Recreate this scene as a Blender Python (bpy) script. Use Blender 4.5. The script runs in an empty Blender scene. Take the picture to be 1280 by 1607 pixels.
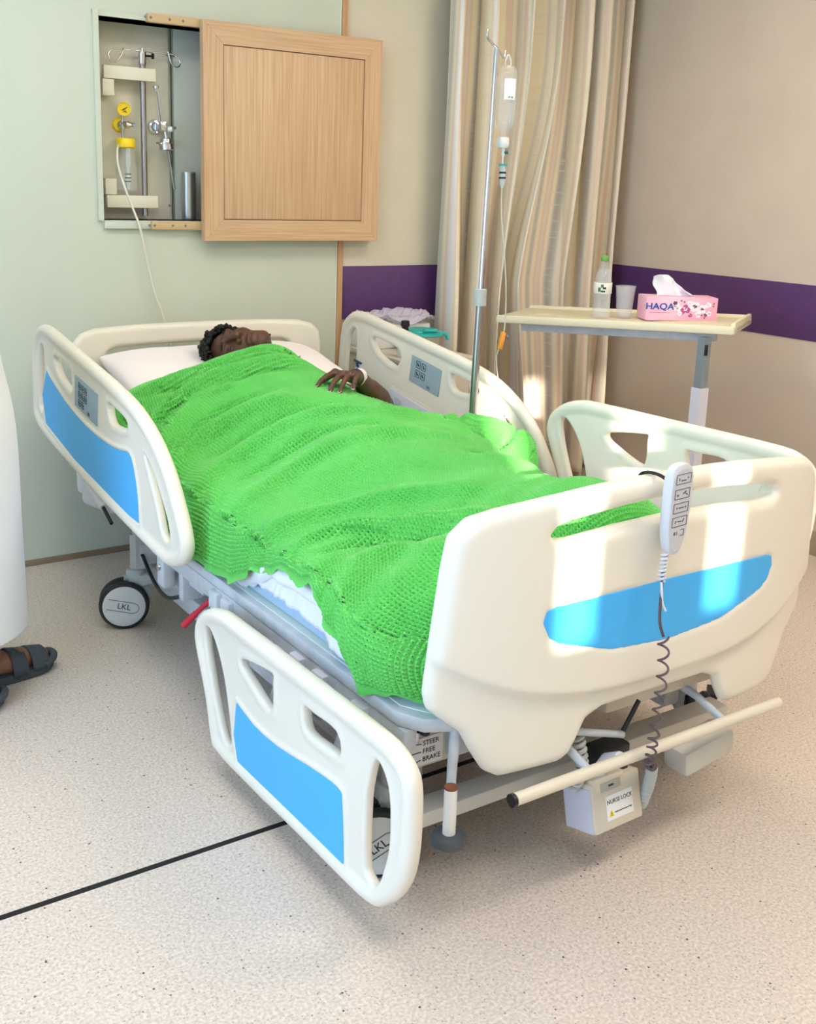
import bpy, bmesh, math, random
import numpy as np
from mathutils import Matrix, Vector
from math import sin, cos, pi, sqrt, radians as RAD

random.seed(7)
scene = bpy.context.scene
COL = scene.collection

# ------------------------------------------------------------------ camera
cam_d = bpy.data.cameras.new('camera')
cam = bpy.data.objects.new('camera', cam_d)
COL.objects.link(cam)
YAW, PIT, ROL = 0.59339, 0.22921, 0.03256
_f = Vector((sin(YAW)*cos(PIT), cos(YAW)*cos(PIT), -sin(PIT)))
_r = Vector((cos(YAW), -sin(YAW), 0.0))
_u = _r.cross(_f)
_r2 = _r*cos(ROL) + _u*sin(ROL)
_u2 = -_r*sin(ROL) + _u*cos(ROL)
cam.matrix_world = Matrix(((_r2.x, _u2.x, -_f.x, -1.60), (_r2.y, _u2.y, -_f.y, -3.812),
                           (_r2.z, _u2.z, -_f.z, 1.40), (0, 0, 0, 1)))
cam_d.sensor_fit = 'HORIZONTAL'
cam_d.sensor_width = 36.0
cam_d.lens = 1678.96*36.0/1280.0
cam_d.shift_x = (640-618.8)/1280.0
cam_d.shift_y = (683.45-803.5)/1280.0
cam_d.clip_start = 0.02
scene.camera = cam

# ------------------------------------------------------------------ light, exposure
world = bpy.data.worlds.new('sky')
scene.world = world
world.use_nodes = True
bg = world.node_tree.nodes['Background']
bg.inputs[0].default_value = (0.44, 0.67, 1.0, 1)
bg.inputs[1].default_value = 6.9
sun_d = bpy.data.lights.new('sun', 'SUN')
sun_d.energy = 13.0
sun_d.angle = RAD(0.9)
sun_d.color = (1.0, 0.93, 0.82)
sun = bpy.data.objects.new('sun', sun_d)
COL.objects.link(sun)
SUN_DIR = Vector((0.542, 0.84, -0.22)).normalized()
sun.rotation_euler = SUN_DIR.to_track_quat('-Z', 'Y').to_euler()
sun.location = (-4, -8, 4)
CEIL_LAMP = 10.0
vs = scene.view_settings
vs.view_transform = 'Standard'
vs.look = 'None'
vs.gamma = 1.0
vs.use_curve_mapping = False
vs.exposure = 0.04
scene.cycles.use_denoising = True
scene.cycles.max_bounces = 8
scene.cycles.transparent_max_bounces = 12
scene.cycles.sample_clamp_indirect = 6.0

# ------------------------------------------------------------------ materials
def lin(c):
    return tuple((v/255/12.92 if v/255 <= 0.04045 else ((v/255+0.055)/1.055)**2.4) for v in c)
MATS = {}
def mat(name, rgb=(200, 200, 200), rough=0.5, metal=0.0, spec=0.5, trans=0.0, ior=1.45, alpha=1.0,
        noise=None, bump=None, emit=None, sheen=0.0, sss=0.0, coat=0.0):
    """noise=(scale, other rgb, low, high), bump=(scale, strength, distance)"""
    if name in MATS:
        return MATS[name]
    m = bpy.data.materials.new(name)
    m.use_nodes = True
    nt = m.node_tree
    b = nt.nodes['Principled BSDF']
    c = lin(rgb)
    b.inputs['Base Color'].default_value = (*c, 1)
    b.inputs['Roughness'].default_value = rough
    b.inputs['Metallic'].default_value = metal
    b.inputs['Specular IOR Level'].default_value = spec
    b.inputs['IOR'].default_value = ior
    b.inputs['Transmission Weight'].default_value = trans
    b.inputs['Alpha'].default_value = alpha
    b.inputs['Coat Weight'].default_value = coat
    if sheen:
        b.inputs['Sheen Weight'].default_value = sheen
    if sss:
        b.inputs['Subsurface Weight'].default_value = sss
        b.inputs['Subsurface Radius'].default_value = (0.01, 0.005, 0.003)
    if emit:
        b.inputs['Emission Color'].default_value = (*lin(rgb), 1)
        b.inputs['Emission Strength'].default_value = emit
    tc = nt.nodes.new('ShaderNodeTexCoord')
    if noise:
        n = nt.nodes.new('ShaderNodeTexNoise')
        n.inputs['Scale'].default_value = noise[0]
        n.inputs['Detail'].default_value = 5
        r = nt.nodes.new('ShaderNodeValToRGB')
        r.color_ramp.elements[0].position = noise[2]
        r.color_ramp.elements[1].position = noise[3]
        r.color_ramp.elements[0].color = (*c, 1)
        r.color_ramp.elements[1].color = (*lin(noise[1]), 1)
        nt.links.new(tc.outputs['Object'], n.inputs['Vector'])
        nt.links.new(n.outputs['Fac'], r.inputs['Fac'])
        nt.links.new(r.outputs['Color'], b.inputs['Base Color'])
    if bump:
        n2 = nt.nodes.new('ShaderNodeTexNoise')
        n2.inputs['Scale'].default_value = bump[0]
        n2.inputs['Detail'].default_value = 3
        bp = nt.nodes.new('ShaderNodeBump')
        bp.inputs['Strength'].default_value = bump[1]
        bp.inputs['Distance'].default_value = bump[2]
        nt.links.new(tc.outputs['Object'], n2.inputs['Vector'])
        nt.links.new(n2.outputs['Fac'], bp.inputs['Height'])
        nt.links.new(bp.outputs['Normal'], b.inputs['Normal'])
    MATS[name] = m
    return m

def floor_material():
    m = bpy.data.materials.new('speckled_vinyl')
    m.use_nodes = True
    nt = m.node_tree
    b = nt.nodes['Principled BSDF']
    b.inputs['Roughness'].default_value = 0.42
    b.inputs['Specular IOR Level'].default_value = 0.35
    tc = nt.nodes.new('ShaderNodeTexCoord')
    def vor(scale, lo, hi, rnd):
        v = nt.nodes.new('ShaderNodeTexVoronoi')
        v.inputs['Scale'].default_value = scale
        v.inputs['Randomness'].default_value = 1.0
        nt.links.new(tc.outputs['Object'], v.inputs['Vector'])
        r = nt.nodes.new('ShaderNodeValToRGB')
        r.color_ramp.elements[0].position = lo
        r.color_ramp.elements[1].position = hi
        r.color_ramp.elements[0].color = (1, 1, 1, 1)
        r.color_ramp.elements[1].color = (0, 0, 0, 1)
        nt.links.new(v.outputs['Distance'], r.inputs['Fac'])
        # only some of the cells carry a chip
        sep = nt.nodes.new('ShaderNodeSeparateColor')
        nt.links.new(v.outputs['Color'], sep.inputs['Color'])
        g = nt.nodes.new('ShaderNodeMath'); g.operation = 'GREATER_THAN'
        g.inputs[1].default_value = rnd
        nt.links.new(sep.outputs[0], g.inputs[0])
        mu = nt.nodes.new('ShaderNodeMath'); mu.operation = 'MULTIPLY'
        nt.links.new(r.outputs['Color'], mu.inputs[0]); nt.links.new(g.outputs[0], mu.inputs[1])
        return mu.outputs[0]
    base = nt.nodes.new('ShaderNodeTexNoise')
    base.inputs['Scale'].default_value = 150
    base.inputs['Detail'].default_value = 4
    nt.links.new(tc.outputs['Object'], base.inputs['Vector'])
    br = nt.nodes.new('ShaderNodeValToRGB')
    br.color_ramp.elements[0].position = 0.34
    br.color_ramp.elements[1].position = 0.66
    br.color_ramp.elements[0].color = (*lin((196, 181, 166)), 1)
    br.color_ramp.elements[1].color = (*lin((226, 211, 197)), 1)
    nt.links.new(base.outputs['Fac'], br.inputs['Fac'])
    cur = br.outputs['Color']
    for scale, lo, hi, rnd, colr in ((150, 0.24, 0.34, 0.7, (176, 166, 157)), (90, 0.14, 0.22, 0.90, (140, 131, 124)),
                                     (50, 0.10, 0.15, 0.86, (78, 72, 70))):
        mx = nt.nodes.new('ShaderNodeMix'); mx.data_type = 'RGBA'
        nt.links.new(vor(scale, lo, hi, rnd), mx.inputs[0])
        nt.links.new(cur, mx.inputs[6])
        mx.inputs[7].default_value = (*lin(colr), 1)
        cur = mx.outputs[2]
    nt.links.new(cur, b.inputs['Base Color'])
    return m

def wood_material(name, c1, c2, horiz=False):
    m = bpy.data.materials.new(name)
    m.use_nodes = True
    nt = m.node_tree
    b = nt.nodes['Principled BSDF']
    b.inputs['Roughness'].default_value = 0.5
    tc = nt.nodes.new('ShaderNodeTexCoord')
    mp = nt.nodes.new('ShaderNodeMapping')
    mp.inputs['Scale'].default_value = (4, 40, 160) if horiz else (160, 40, 4)
    n = nt.nodes.new('ShaderNodeTexNoise')
    n.inputs['Scale'].default_value = 1.0
    n.inputs['Detail'].default_value = 6
    r = nt.nodes.new('ShaderNodeValToRGB')
    r.color_ramp.elements[0].position = 0.3
    r.color_ramp.elements[1].position = 0.7
    r.color_ramp.elements[0].color = (*lin(c1), 1)
    r.color_ramp.elements[1].color = (*lin(c2), 1)
    bp = nt.nodes.new('ShaderNodeBump')
    bp.inputs['Strength'].default_value = 0.15
    bp.inputs['Distance'].default_value = 0.001
    nt.links.new(tc.outputs['Object'], mp.inputs['Vector'])
    nt.links.new(mp.outputs['Vector'], n.inputs['Vector'])
    nt.links.new(n.outputs['Fac'], r.inputs['Fac'])
    nt.links.new(r.outputs['Color'], b.inputs['Base Color'])
    nt.links.new(n.outputs['Fac'], bp.inputs['Height'])
    nt.links.new(bp.outputs['Normal'], b.inputs['Normal'])
    return m

IVORY = mat('ivory_plastic', (232, 225, 210), 0.34, spec=0.5, bump=(900, 0.04, 0.0006))
BLUE = mat('blue_panel', (66, 178, 246), 0.38, bump=(1200, 0.06, 0.0005))
GREYM = mat('grey_steel_paint', (198, 203, 208), 0.4, noise=(25, (186, 191, 197), 0.4, 0.7))
GREYD = mat('dark_steel_paint', (120, 124, 128), 0.45)
CHROME = mat('chrome', (215, 215, 220), 0.18, metal=1.0)
STEEL = mat('brushed_steel', (170, 165, 165), 0.32, metal=1.0)
RUBBER = mat('black_rubber', (38, 40, 44), 0.6)
BLACKP = mat('black_plastic', (24, 24, 26), 0.4)
WHITEP = mat('white_plastic', (236, 236, 236), 0.4)
LILAC = mat('pale_plastic', (222, 222, 234), 0.4)
PANELG = mat('grey_blue_keypad', (150, 172, 184), 0.45)
INK = mat('dark_ink', (30, 42, 58), 0.6)
INKW = mat('white_ink', (226, 236, 240), 0.6)
SHEET = mat('white_cotton', (242, 242, 246), 0.85, bump=(500, 0.25, 0.001), sheen=0.2)
MATT = mat('daylight_tinted_ticking', (206, 226, 244), 0.75, bump=(700, 0.2, 0.001))  # white ticking with the blue of the daylight put into its colour
PILLOW = mat('pillow_cotton', (246, 236, 236), 0.85, bump=(420, 0.25, 0.001), sheen=0.2)
SKIN = mat('dark_skin', (98, 65, 50), 0.45, noise=(14, (80, 51, 39), 0.35, 0.7), bump=(320, 0.25, 0.0012), sss=0.05)
NAIL = mat('nail', (205, 165, 150), 0.35)
HAIR = mat('black_hair', (14, 12, 12), 0.6, bump=(400, 0.6, 0.002))
CLEAR = mat('clear_plastic', (236, 242, 244), 0.08, alpha=0.19, spec=1.0)
WATER = mat('clear_liquid', (226, 236, 240), 0.05, alpha=0.12, spec=0.6)
YELLOW = mat('yellow_plastic', (246, 214, 30), 0.4)
TEAL = mat('teal_plastic', (40, 178, 172), 0.35)
RED = mat('red_strap', (200, 40, 58), 0.6)
ORANGE = mat('orange_plastic', (244, 160, 60), 0.4)
CREAM = mat('cream_laminate', (226, 216, 186), 0.4, noise=(60, (214, 202, 170), 0.4, 0.7))

# ------------------------------------------------------------------ helpers
def link(o):
    COL.objects.link(o)
    return o
def put(o, parent):
    if parent is not None:
        o.parent = parent
        if parent.type == 'EMPTY':
            o.matrix_parent_inverse = parent.matrix_basis.inverted()
    return o
def tag(o, label=None, cat=None, group=None, kind=None):
    if label: o['label'] = label
    if cat: o['category'] = cat
    if group: o['group'] = group
    if kind: o['kind'] = kind
    return o
def thing(name, loc, label, cat, group=None):
    o = bpy.data.objects.new(name, None)
    o.empty_display_size = 0.05
    o.location = loc
    o.matrix_basis = Matrix.Translation(loc)
    return tag(link(o), label, cat, group)
def obj(name, verts, faces, m, parent=None, smooth=True, angle=40):
    me = bpy.data.meshes.new(name)
    me.from_pydata([tuple(v) for v in verts], [], [tuple(f) for f in faces])
    return fin(name, me, m, parent, smooth, angle)
def fin(name, me, m, parent=None, smooth=True, angle=40):
    me.materials.clear()
    if m: me.materials.append(m)
    if smooth:
        me.polygons.foreach_set('use_smooth', [True]*len(me.polygons))
        if angle: me.set_sharp_from_angle(angle=RAD(angle))
    me.update()
    return put(link(bpy.data.objects.new(name, me)), parent)
def from_bm(name, bm, m, parent=None, smooth=True, angle=40):
    bmesh.ops.recalc_face_normals(bm, faces=bm.faces)
    me = bpy.data.meshes.new(name)
    bm.to_mesh(me); bm.free()
    return fin(name, me, m, parent, smooth, angle)
def bm_box(bm, c, s, rot=None, bevel=0.0, seg=2):
    r = bmesh.ops.create_cube(bm, size=1.0)
    vs_ = r['verts']
    bmesh.ops.scale(bm, vec=Vector(s), verts=vs_)
    if bevel:
        es = list({e for v in vs_ for e in v.link_edges})
        rb = bmesh.ops.bevel(bm, geom=es, offset=bevel, segments=seg, profile=0.5, affect='EDGES')
        vs_ = list({v for f in rb['faces'] for v in f.verts} | {v for v in vs_ if v.is_valid})
    M = Matrix.Translation(Vector(c)) @ (rot.to_4x4() if rot is not None else Matrix.Identity(4))
    bmesh.ops.transform(bm, matrix=M, verts=vs_)
    return vs_
def box(name, c, s, m, parent=None, bevel=0.004, rot=None, seg=2):
    bm = bmesh.new()
    bm_box(bm, c, s, rot, bevel, seg)
    return from_bm(name, bm, m, parent)
def rz(a): return Matrix.Rotation(RAD(a), 3, 'Z')
def rx(a): return Matrix.Rotation(RAD(a), 3, 'X')
def ry(a): return Matrix.Rotation(RAD(a), 3, 'Y')
def tube_geo(pts, r, seg=10, closed=False, caps=True):
    P = [Vector(p) for p in pts]
    n = len(P)
    R = [r]*n if not hasattr(r, '__len__') else list(r)
    V, F = [], []
    nrm = None
    for i in range(n):
        a = P[(i-1) % n] if (i > 0 or closed) else P[0]
        b = P[(i+1) % n] if (i < n-1 or closed) else P[-1]
        t = (b-a)
        t = t.normalized() if t.length > 1e-9 else Vector((0, 0, 1))
        if nrm is None:
            nrm = t.orthogonal().normalized()
        nrm = (nrm - t*nrm.dot(t))
        nrm = nrm.normalized() if nrm.length > 1e-6 else t.orthogonal().normalized()
        bi = t.cross(nrm)
        for k in range(seg):
            an = 2*pi*k/seg
            V.append(P[i] + (nrm*cos(an) + bi*sin(an))*R[i])
    m_ = n if closed else n-1
    for i in range(m_):
        for k in range(seg):
            j = (i+1) % n
            F.append((i*seg+k, i*seg+(k+1) % seg, j*seg+(k+1) % seg, j*seg+k))
    if caps and not closed:
        F.append(tuple(range(seg))[::-1])
        F.append(tuple((n-1)*seg+k for k in range(seg)))
    return V, F
def tube(name, pts, r, m, parent=None, seg=10, closed=False, angle=50):
    V, F = tube_geo(pts, r, seg, closed)
    return obj(name, V, F, m, parent, True, angle)
def multi(name, geos, m, parent=None, angle=40):
    V, F = [], []
    for v, f in geos:
        o = len(V)
        V += list(v); F += [tuple(i+o for i in ff) for ff in f]
    return obj(name, V, F, m, parent, True, angle)
def lathe_geo(prof, M, seg=24):
    V, F = [], []
    n = len(prof)
    for (r, z) in prof:
        for k in range(seg):
            a = 2*pi*k/seg
            V.append(M @ Vector((r*cos(a), r*sin(a), z)))
    for i in range(n-1):
        for k in range(seg):
            F.append((i*seg+k, i*seg+(k+1) % seg, (i+1)*seg+(k+1) % seg, (i+1)*seg+k))
    if prof[0][0] > 1e-5: F.append(tuple(range(seg))[::-1])
    if prof[-1][0] > 1e-5: F.append(tuple((n-1)*seg+k for k in range(seg)))
    return V, F
def lathe(name, prof, loc, m, parent=None, axis=None, seg=24, angle=40):
    M = Matrix.Translation(Vector(loc))
    if axis is not None:
        M = M @ Vector(axis).normalized().to_track_quat('Z', 'Y').to_matrix().to_4x4()
    V, F = lathe_geo(prof, M, seg)
    return obj(name, V, F, m, parent, True, angle)
def crom(pts, n, closed=False):
    """Catmull-Rom through points, n samples per span"""
    P = [np.array(p, float) for p in pts]
    out = []
    N = len(P)
    spans = N if closed else N-1
    for i in range(spans):
        if closed:
            a, b, c, d = P[(i-1) % N], P[i], P[(i+1) % N], P[(i+2) % N]
        else:
            a, b, c, d = P[max(i-1, 0)], P[i], P[i+1], P[min(i+2, N-1)]
        for k in range(n):
            t = k/n
            out.append(0.5*((2*b) + (-a+c)*t + (2*a-5*b+4*c-d)*t*t + (-a+3*b-3*c+d)*t**3))
    if not closed: out.append(P[-1])
    return [tuple(p) for p in out]
def text(name, s, size, M, m, parent, extrude=0.0004, align='CENTER'):
    cu = bpy.data.curves.new(name, 'FONT')
    cu.body = s; cu.size = size; cu.extrude = extrude
    cu.align_x = align; cu.align_y = 'CENTER'
    cu.resolution_u = 3
    t = bpy.data.objects.new(name, cu)
    COL.objects.link(t)
    bpy.context.view_layer.update()
    me = bpy.data.meshes.new_from_object(t.evaluated_get(bpy.context.evaluated_depsgraph_get()))
    bpy.data.objects.remove(t); bpy.data.curves.remove(cu)
    me.transform(M)
    me.name = name
    return fin(name, me, m, parent, False)
def frame(o, right, up):
    """matrix with local x = right, y = up, z = out, at o"""
    r = Vector(right).normalized(); u = Vector(up); u = (u - r*u.dot(r)).normalized(); n = r.cross(u)
    return Matrix(((r.x, u.x, n.x, o[0]), (r.y, u.y, n.y, o[1]), (r.z, u.z, n.z, o[2]), (0, 0, 0, 1)))

# ---- signed distance modelling: a volume is sampled and its surface is meshed
def surface_nets(d, org, h):
    s = d < 0
    nx, ny, nz = d.shape
    cnt = np.zeros((nx-1, ny-1, nz-1), np.float32)
    acc = np.zeros((nx-1, ny-1, nz-1, 3), np.float32)
    ax = [(1, 0, 0), (0, 1, 0), (0, 0, 1)]
    cross = []
    for a, (i, j, k) in enumerate(ax):
        d0 = d[:nx-i, :ny-j, :nz-k]; d1 = d[i:, j:, k:]
        c = (s[:nx-i, :ny-j, :nz-k] != s[i:, j:, k:])
        idx = np.argwhere(c)
        v0 = d0[c]; v1 = d1[c]
        t = v0/(v0-v1)
        pos = idx.astype(np.float32).copy()
        pos[:, a] += t
        cross.append((idx, v0 < 0))
        o1, o2 = [b for b in range(3) if b != a]
        for q1 in (0, 1):
            for q2 in (0, 1):
                ci = idx.copy(); ci[:, o1] -= q1; ci[:, o2] -= q2
                ok = np.all(ci >= 0, 1) & (ci[:, 0] < nx-1) & (ci[:, 1] < ny-1) & (ci[:, 2] < nz-1)
                ci = ci[ok]
                np.add.at(cnt, (ci[:, 0], ci[:, 1], ci[:, 2]), 1)
                np.add.at(acc, (ci[:, 0], ci[:, 1], ci[:, 2]), pos[ok])
    has = cnt > 0
    vid = -np.ones(cnt.shape, np.int64)
    vid[has] = np.arange(has.sum())
    V = acc[has]/cnt[has][:, None]*h + np.array(org)
    F = []
    for a in range(3):
        idx, inside = cross[a]
        o1, o2 = [(1, 2), (2, 0), (0, 1)][a]
        ok = (idx[:, o1] > 0) & (idx[:, o2] > 0) & (idx[:, o1] < d.shape[o1]-1) & (idx[:, o2] < d.shape[o2]-1)
        idx, inside = idx[ok], inside[ok]
        q = []
        for (p, r) in ((0, 0), (1, 0), (1, 1), (0, 1)):
            c = idx.copy(); c[:, o1] -= p; c[:, o2] -= r
            q.append(vid[c[:, 0], c[:, 1], c[:, 2]])
        q = np.stack(q, 1)
        q[~inside] = q[~inside][:, ::-1]
        F.append(q)
    return V, np.concatenate(F)
def mesh_np(name, V, F, m, parent=None, smooth=True):
    me = bpy.data.meshes.new(name)
    me.vertices.add(len(V))
    me.vertices.foreach_set('co', np.ascontiguousarray(V, np.float32).ravel())
    k = F.shape[1]
    me.loops.add(len(F)*k)
    me.loops.foreach_set('vertex_index', np.ascontiguousarray(F, np.int32).ravel())
    me.polygons.add(len(F))
    me.polygons.foreach_set('loop_start', np.arange(len(F), dtype=np.int32)*k)
    me.polygons.foreach_set('loop_total', np.full(len(F), k, np.int32))
    if smooth: me.polygons.foreach_set('use_smooth', np.ones(len(F), bool))
    me.update(calc_edges=True)
    me.validate()
    if m: me.materials.append(m)
    return put(link(bpy.data.objects.new(name, me)), parent)
def relax(V, F, it=2, lam=0.5):
    n = len(V)
    e = np.concatenate([F[:, [i, (i+1) % 4]] for i in range(4)])
    for _ in range(it):
        s = np.zeros_like(V); c = np.zeros(n)
        for a, b in ((0, 1), (1, 0)):
            np.add.at(s, e[:, a], V[e[:, b]]); np.add.at(c, e[:, a], 1)
        V = V + lam*(s/np.maximum(c, 1)[:, None]-V)
    return V
def sdf(lo, hi, h, fn, it=2):
    n = [int(math.ceil((b-a)/h))+1 for a, b in zip(lo, hi)]
    X, Y, Z = np.meshgrid(*[lo[i]+h*np.arange(n[i], dtype=np.float32) for i in range(3)], indexing='ij', sparse=True)
    d = np.asarray(fn(X, Y, Z), np.float32)
    V, F = surface_nets(d, lo, h)
    return relax(V, F, it), F
def smin(a, b, k):
    hh = np.clip(0.5+0.5*(b-a)/k, 0, 1)
    return b*(1-hh)+a*hh - k*hh*(1-hh)
def smax(a, b, k): return -smin(-a, -b, k)
def poly_sd(pts, A, B):
    """signed distance of 2D points to a closed polygon, negative inside"""
    P = np.array(pts, np.float32)
    sh = np.broadcast(A, B).shape
    A = np.broadcast_to(A, sh); B = np.broadcast_to(B, sh)
    d = np.full(sh, 1e9, np.float32); ins = np.zeros(sh, bool)
    for i in range(len(P)):
        a = P[i]; b = P[(i+1) % len(P)]
        e = b-a
        wx, wy = A-a[0], B-a[1]
        t = np.clip((wx*e[0]+wy*e[1])/max(e@e, 1e-12), 0, 1)
        d = np.minimum(d, (wx-e[0]*t)**2+(wy-e[1]*t)**2)
        c = ((a[1] <= B) & (B < b[1])) | ((b[1] <= B) & (B < a[1]))
        if abs(e[1]) > 1e-9:
            ins ^= c & (A < a[0]+(B-a[1])/e[1]*e[0])
    return np.where(ins, -np.sqrt(d), np.sqrt(d))
def prism(name, pts, x0, x1, m, parent=None, axis='x', bevel=0.0015):
    """solid prism from a polygon; axis x: pts are (y,z); axis y: (x,z); axis z: (x,y)"""
    bm = bmesh.new()
    def P(p, t):
        return {'x': (t, p[0], p[1]), 'y': (p[0], t, p[1]), 'z': (p[0], p[1], t)}[axis]
    a = [bm.verts.new(P(p, x0)) for p in pts]
    b = [bm.verts.new(P(p, x1)) for p in pts]
    n = len(pts)
    f1 = bm.faces.new(a); f2 = bm.faces.new(b[::-1])
    for i in range(n):
        bm.faces.new((a[i], b[i], b[(i+1) % n], a[(i+1) % n]))
    bmesh.ops.recalc_face_normals(bm, faces=bm.faces)
    if bevel:
        es = [e for f in bm.faces if len(f.verts) == n for e in f.edges]
        bmesh.ops.bevel(bm, geom=list(set(es)), offset=bevel, segments=2, profile=0.5, affect='EDGES')
    return from_bm(name, bm, m, parent, smooth=(axis == 'z'))
def caps_sd(X, Y, Z, p0, p1, r0, r1):
    p0 = np.array(p0, np.float32); p1 = np.array(p1, np.float32)
    e = p1-p0
    t = np.clip(((X-p0[0])*e[0]+(Y-p0[1])*e[1]+(Z-p0[2])*e[2])/max(float(e@e), 1e-12), 0, 1)
    return np.sqrt((X-p0[0]-e[0]*t)**2+(Y-p0[1]-e[1]*t)**2+(Z-p0[2]-e[2]*t)**2)-(r0+(r1-r0)*t)
def ell_sd(X, Y, Z, c, r, R=None):
    x, y, z = X-c[0], Y-c[1], Z-c[2]
    if R is not None:
        x, y, z = (R[0][0]*x+R[1][0]*y+R[2][0]*z, R[0][1]*x+R[1][1]*y+R[2][1]*z, R[0][2]*x+R[1][2]*y+R[2][2]*z)
    k0 = np.sqrt((x/r[0])**2+(y/r[1])**2+(z/r[2])**2)
    k1 = np.sqrt((x/r[0]**2)**2+(y/r[1]**2)**2+(z/r[2]**2)**2)+1e-9
    return k0*(k0-1)/k1

# ================================================================== the room
XR = 2.12      # right wall
XL = -3.3      # left wall
YB = -5.0      # wall behind the camera
ZC = 2.65
GREENW = mat('pale_green_wall', (207, 213, 196), 0.55, noise=(3, (203, 210, 193), 0.3, 0.75), bump=(260, 0.05, 0.001))
BEIGEW = mat('beige_wall', (222, 214, 194), 0.65, noise=(5, (217, 208, 188), 0.3, 0.75), bump=(320, 0.08, 0.001))
ROSEW = mat('warm_beige_wall', (212, 196, 178), 0.65, noise=(5, (205, 188, 171), 0.3, 0.75), bump=(320, 0.08, 0.001))
PURPLE = mat('purple_band', (94, 60, 112), 0.5, noise=(30, (87, 55, 104), 0.3, 0.7))
WOODT = wood_material('oak_trim', (186, 142, 100), (208, 166, 124))
CEILM = mat('white_ceiling', (238, 236, 230), 0.8)
FLOORM = floor_material()

box('floor', ((XL+XR)/2, YB/2, -0.05), (XR-XL+0.6, -YB+0.6, 0.1), FLOORM, bevel=0)['kind'] = 'structure'
box('ceiling', ((XL+XR)/2, YB/2, ZC+0.05), (XR-XL+0.6, -YB+0.6, 0.1), CEILM, bevel=0)['kind'] = 'structure'

def slab(name, m, boxes):
    bm = bmesh.new()
    for (a, b) in boxes:
        bm_box(bm, [(p+q)/2 for p, q in zip(a, b)], [abs(q-p) for p, q in zip(a, b)])
    o = from_bm(name, bm, m, None, False)
    o['kind'] = 'structure'
    return o
# head wall: the green service panel has an opening for the gas outlets
OX0, OX1, OZ0, OZ1 = -0.31, 0.42, 1.248, 1.935
PX = 0.657
wall_h = slab('wall_head', GREENW, [((XL, 0, 0), (OX0, 0.16, ZC)), ((OX1, 0, 0), (PX, 0.16, ZC)),
                           ((OX0, 0, 0), (OX1, 0.16, OZ0)), ((OX0, 0, OZ1), (OX1, 0.16, ZC)),
                           ((OX0, 0.13, OZ0), (OX1, 0.16, OZ1))])
slab('wall_head_right', BEIGEW, [((PX, 0.004, 0), (XR+0.15, 0.16, ZC))])
slab('wall_right', ROSEW, [((XR, YB, 0), (XR+0.15, 0.004, ZC))])
# wall behind the photographer, with a low wide window
WZ0, WZ1, WX0, WX1 = 1.235, 1.86, -2.35, -0.55
slab('wall_back', BEIGEW, [((XL, YB-0.08, 0), (WX0, YB, ZC)), ((WX1, YB-0.08, 0), (XR+0.15, YB, ZC)),
                           ((WX0, YB-0.08, 0), (WX1, YB, WZ0)), ((WX0, YB-0.08, WZ1), (WX1, YB, ZC))])
LY0, LY1, LZ0, LZ1 = -4.5, -1.3, 0.40, 2.30
slab('wall_left', BEIGEW, [((XL-0.12, YB, 0), (XL, LY0, ZC)), ((XL-0.12, LY1, 0), (XL, 0.16, ZC)),
                           ((XL-0.12, LY0, 0), (XL, LY1, LZ0)), ((XL-0.12, LY0, LZ1), (XL, LY1, ZC))])
# unseen wall added outside to keep direct sun out of the left window
slab('sun_block_wall', BEIGEW, [((-6.2, -4.90, 0), (XL-0.12, -4.65, 3.2))])
ALU = mat('window_aluminium', (225, 225, 225), 0.4)
def window(name, boxes):
    o = slab(name, ALU, boxes)
    return o
w1 = window('window_1', [((XL-0.09, LY0, LZ0), (XL-0.03, LY1, LZ0+0.05)), ((XL-0.09, LY0, LZ1-0.05), (XL-0.03, LY1, LZ1)),
                    ((XL-0.09, LY0, LZ0), (XL-0.03, LY0+0.05, LZ1)), ((XL-0.09, LY1-0.05, LZ0), (XL-0.03, LY1, LZ1)),
                    ((XL-0.09, -2.93, LZ0), (XL-0.03, -2.87, LZ1))])
w2 = window('window_2', [((WX0, YB-0.07, WZ0), (WX1, YB-0.03, WZ0+0.004)), ((WX0, YB-0.07, WZ1-0.03), (WX1, YB-0.03, WZ1)),
                    ((WX0, YB-0.07, WZ0), (WX0+0.04, YB-0.03, WZ1)), ((WX1-0.04, YB-0.07, WZ0), (WX1, YB-0.03, WZ1))])
def portal(loc, rot, sx, sy):
    l = bpy.data.lights.new('window_daylight', 'AREA')
    l.shape = 'RECTANGLE'; l.size = sx; l.size_y = sy
    l.cycles.is_portal = True
    o = link(bpy.data.objects.new('window_daylight', l))
    o.location = loc; o.rotation_euler = rot
portal((XL-0.13, (LY0+LY1)/2, (LZ0+LZ1)/2), (0, -pi/2, 0), LZ1-LZ0, LY1-LY0)
# drapes half drawn over the back window leave two narrow gaps for the sun
DRAPE = mat('window_drape_cloth', (188, 176, 152), 0.9)
def drape(x0, x1, lbl):
    n = max(8, int((x1-x0)/0.012))
    V, F = [], []
    for i in range(n+1):
        x = x0+(x1-x0)*i/n
        y = YB+0.05+0.018*sin(i*0.9)
        for z in (0.9, 2.3):
            V.append((x, y, z))
    for i in range(n):
        F.append((2*i, 2*i+2, 2*i+3, 2*i+1))
    o = obj('window_drape', V, F, DRAPE, None, True, 0)
    md = o.modifiers.new('thick', 'SOLIDIFY'); md.thickness = 0.004
    tag(o, lbl, 'drape', 'drapes over the back window')
SX = 0.03
drape(-2.5, -1.880-SX, 'beige drape panel at the left end of the back window')
drape(-1.795-SX, -1.485-SX, 'beige drape panel left of the middle of the back window')
drape(-1.385-SX, -1.06, 'beige drape panel right of the middle of the back window')
drape(-1.05, -0.45, 'beige drape panel at the right end of the back window')
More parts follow.
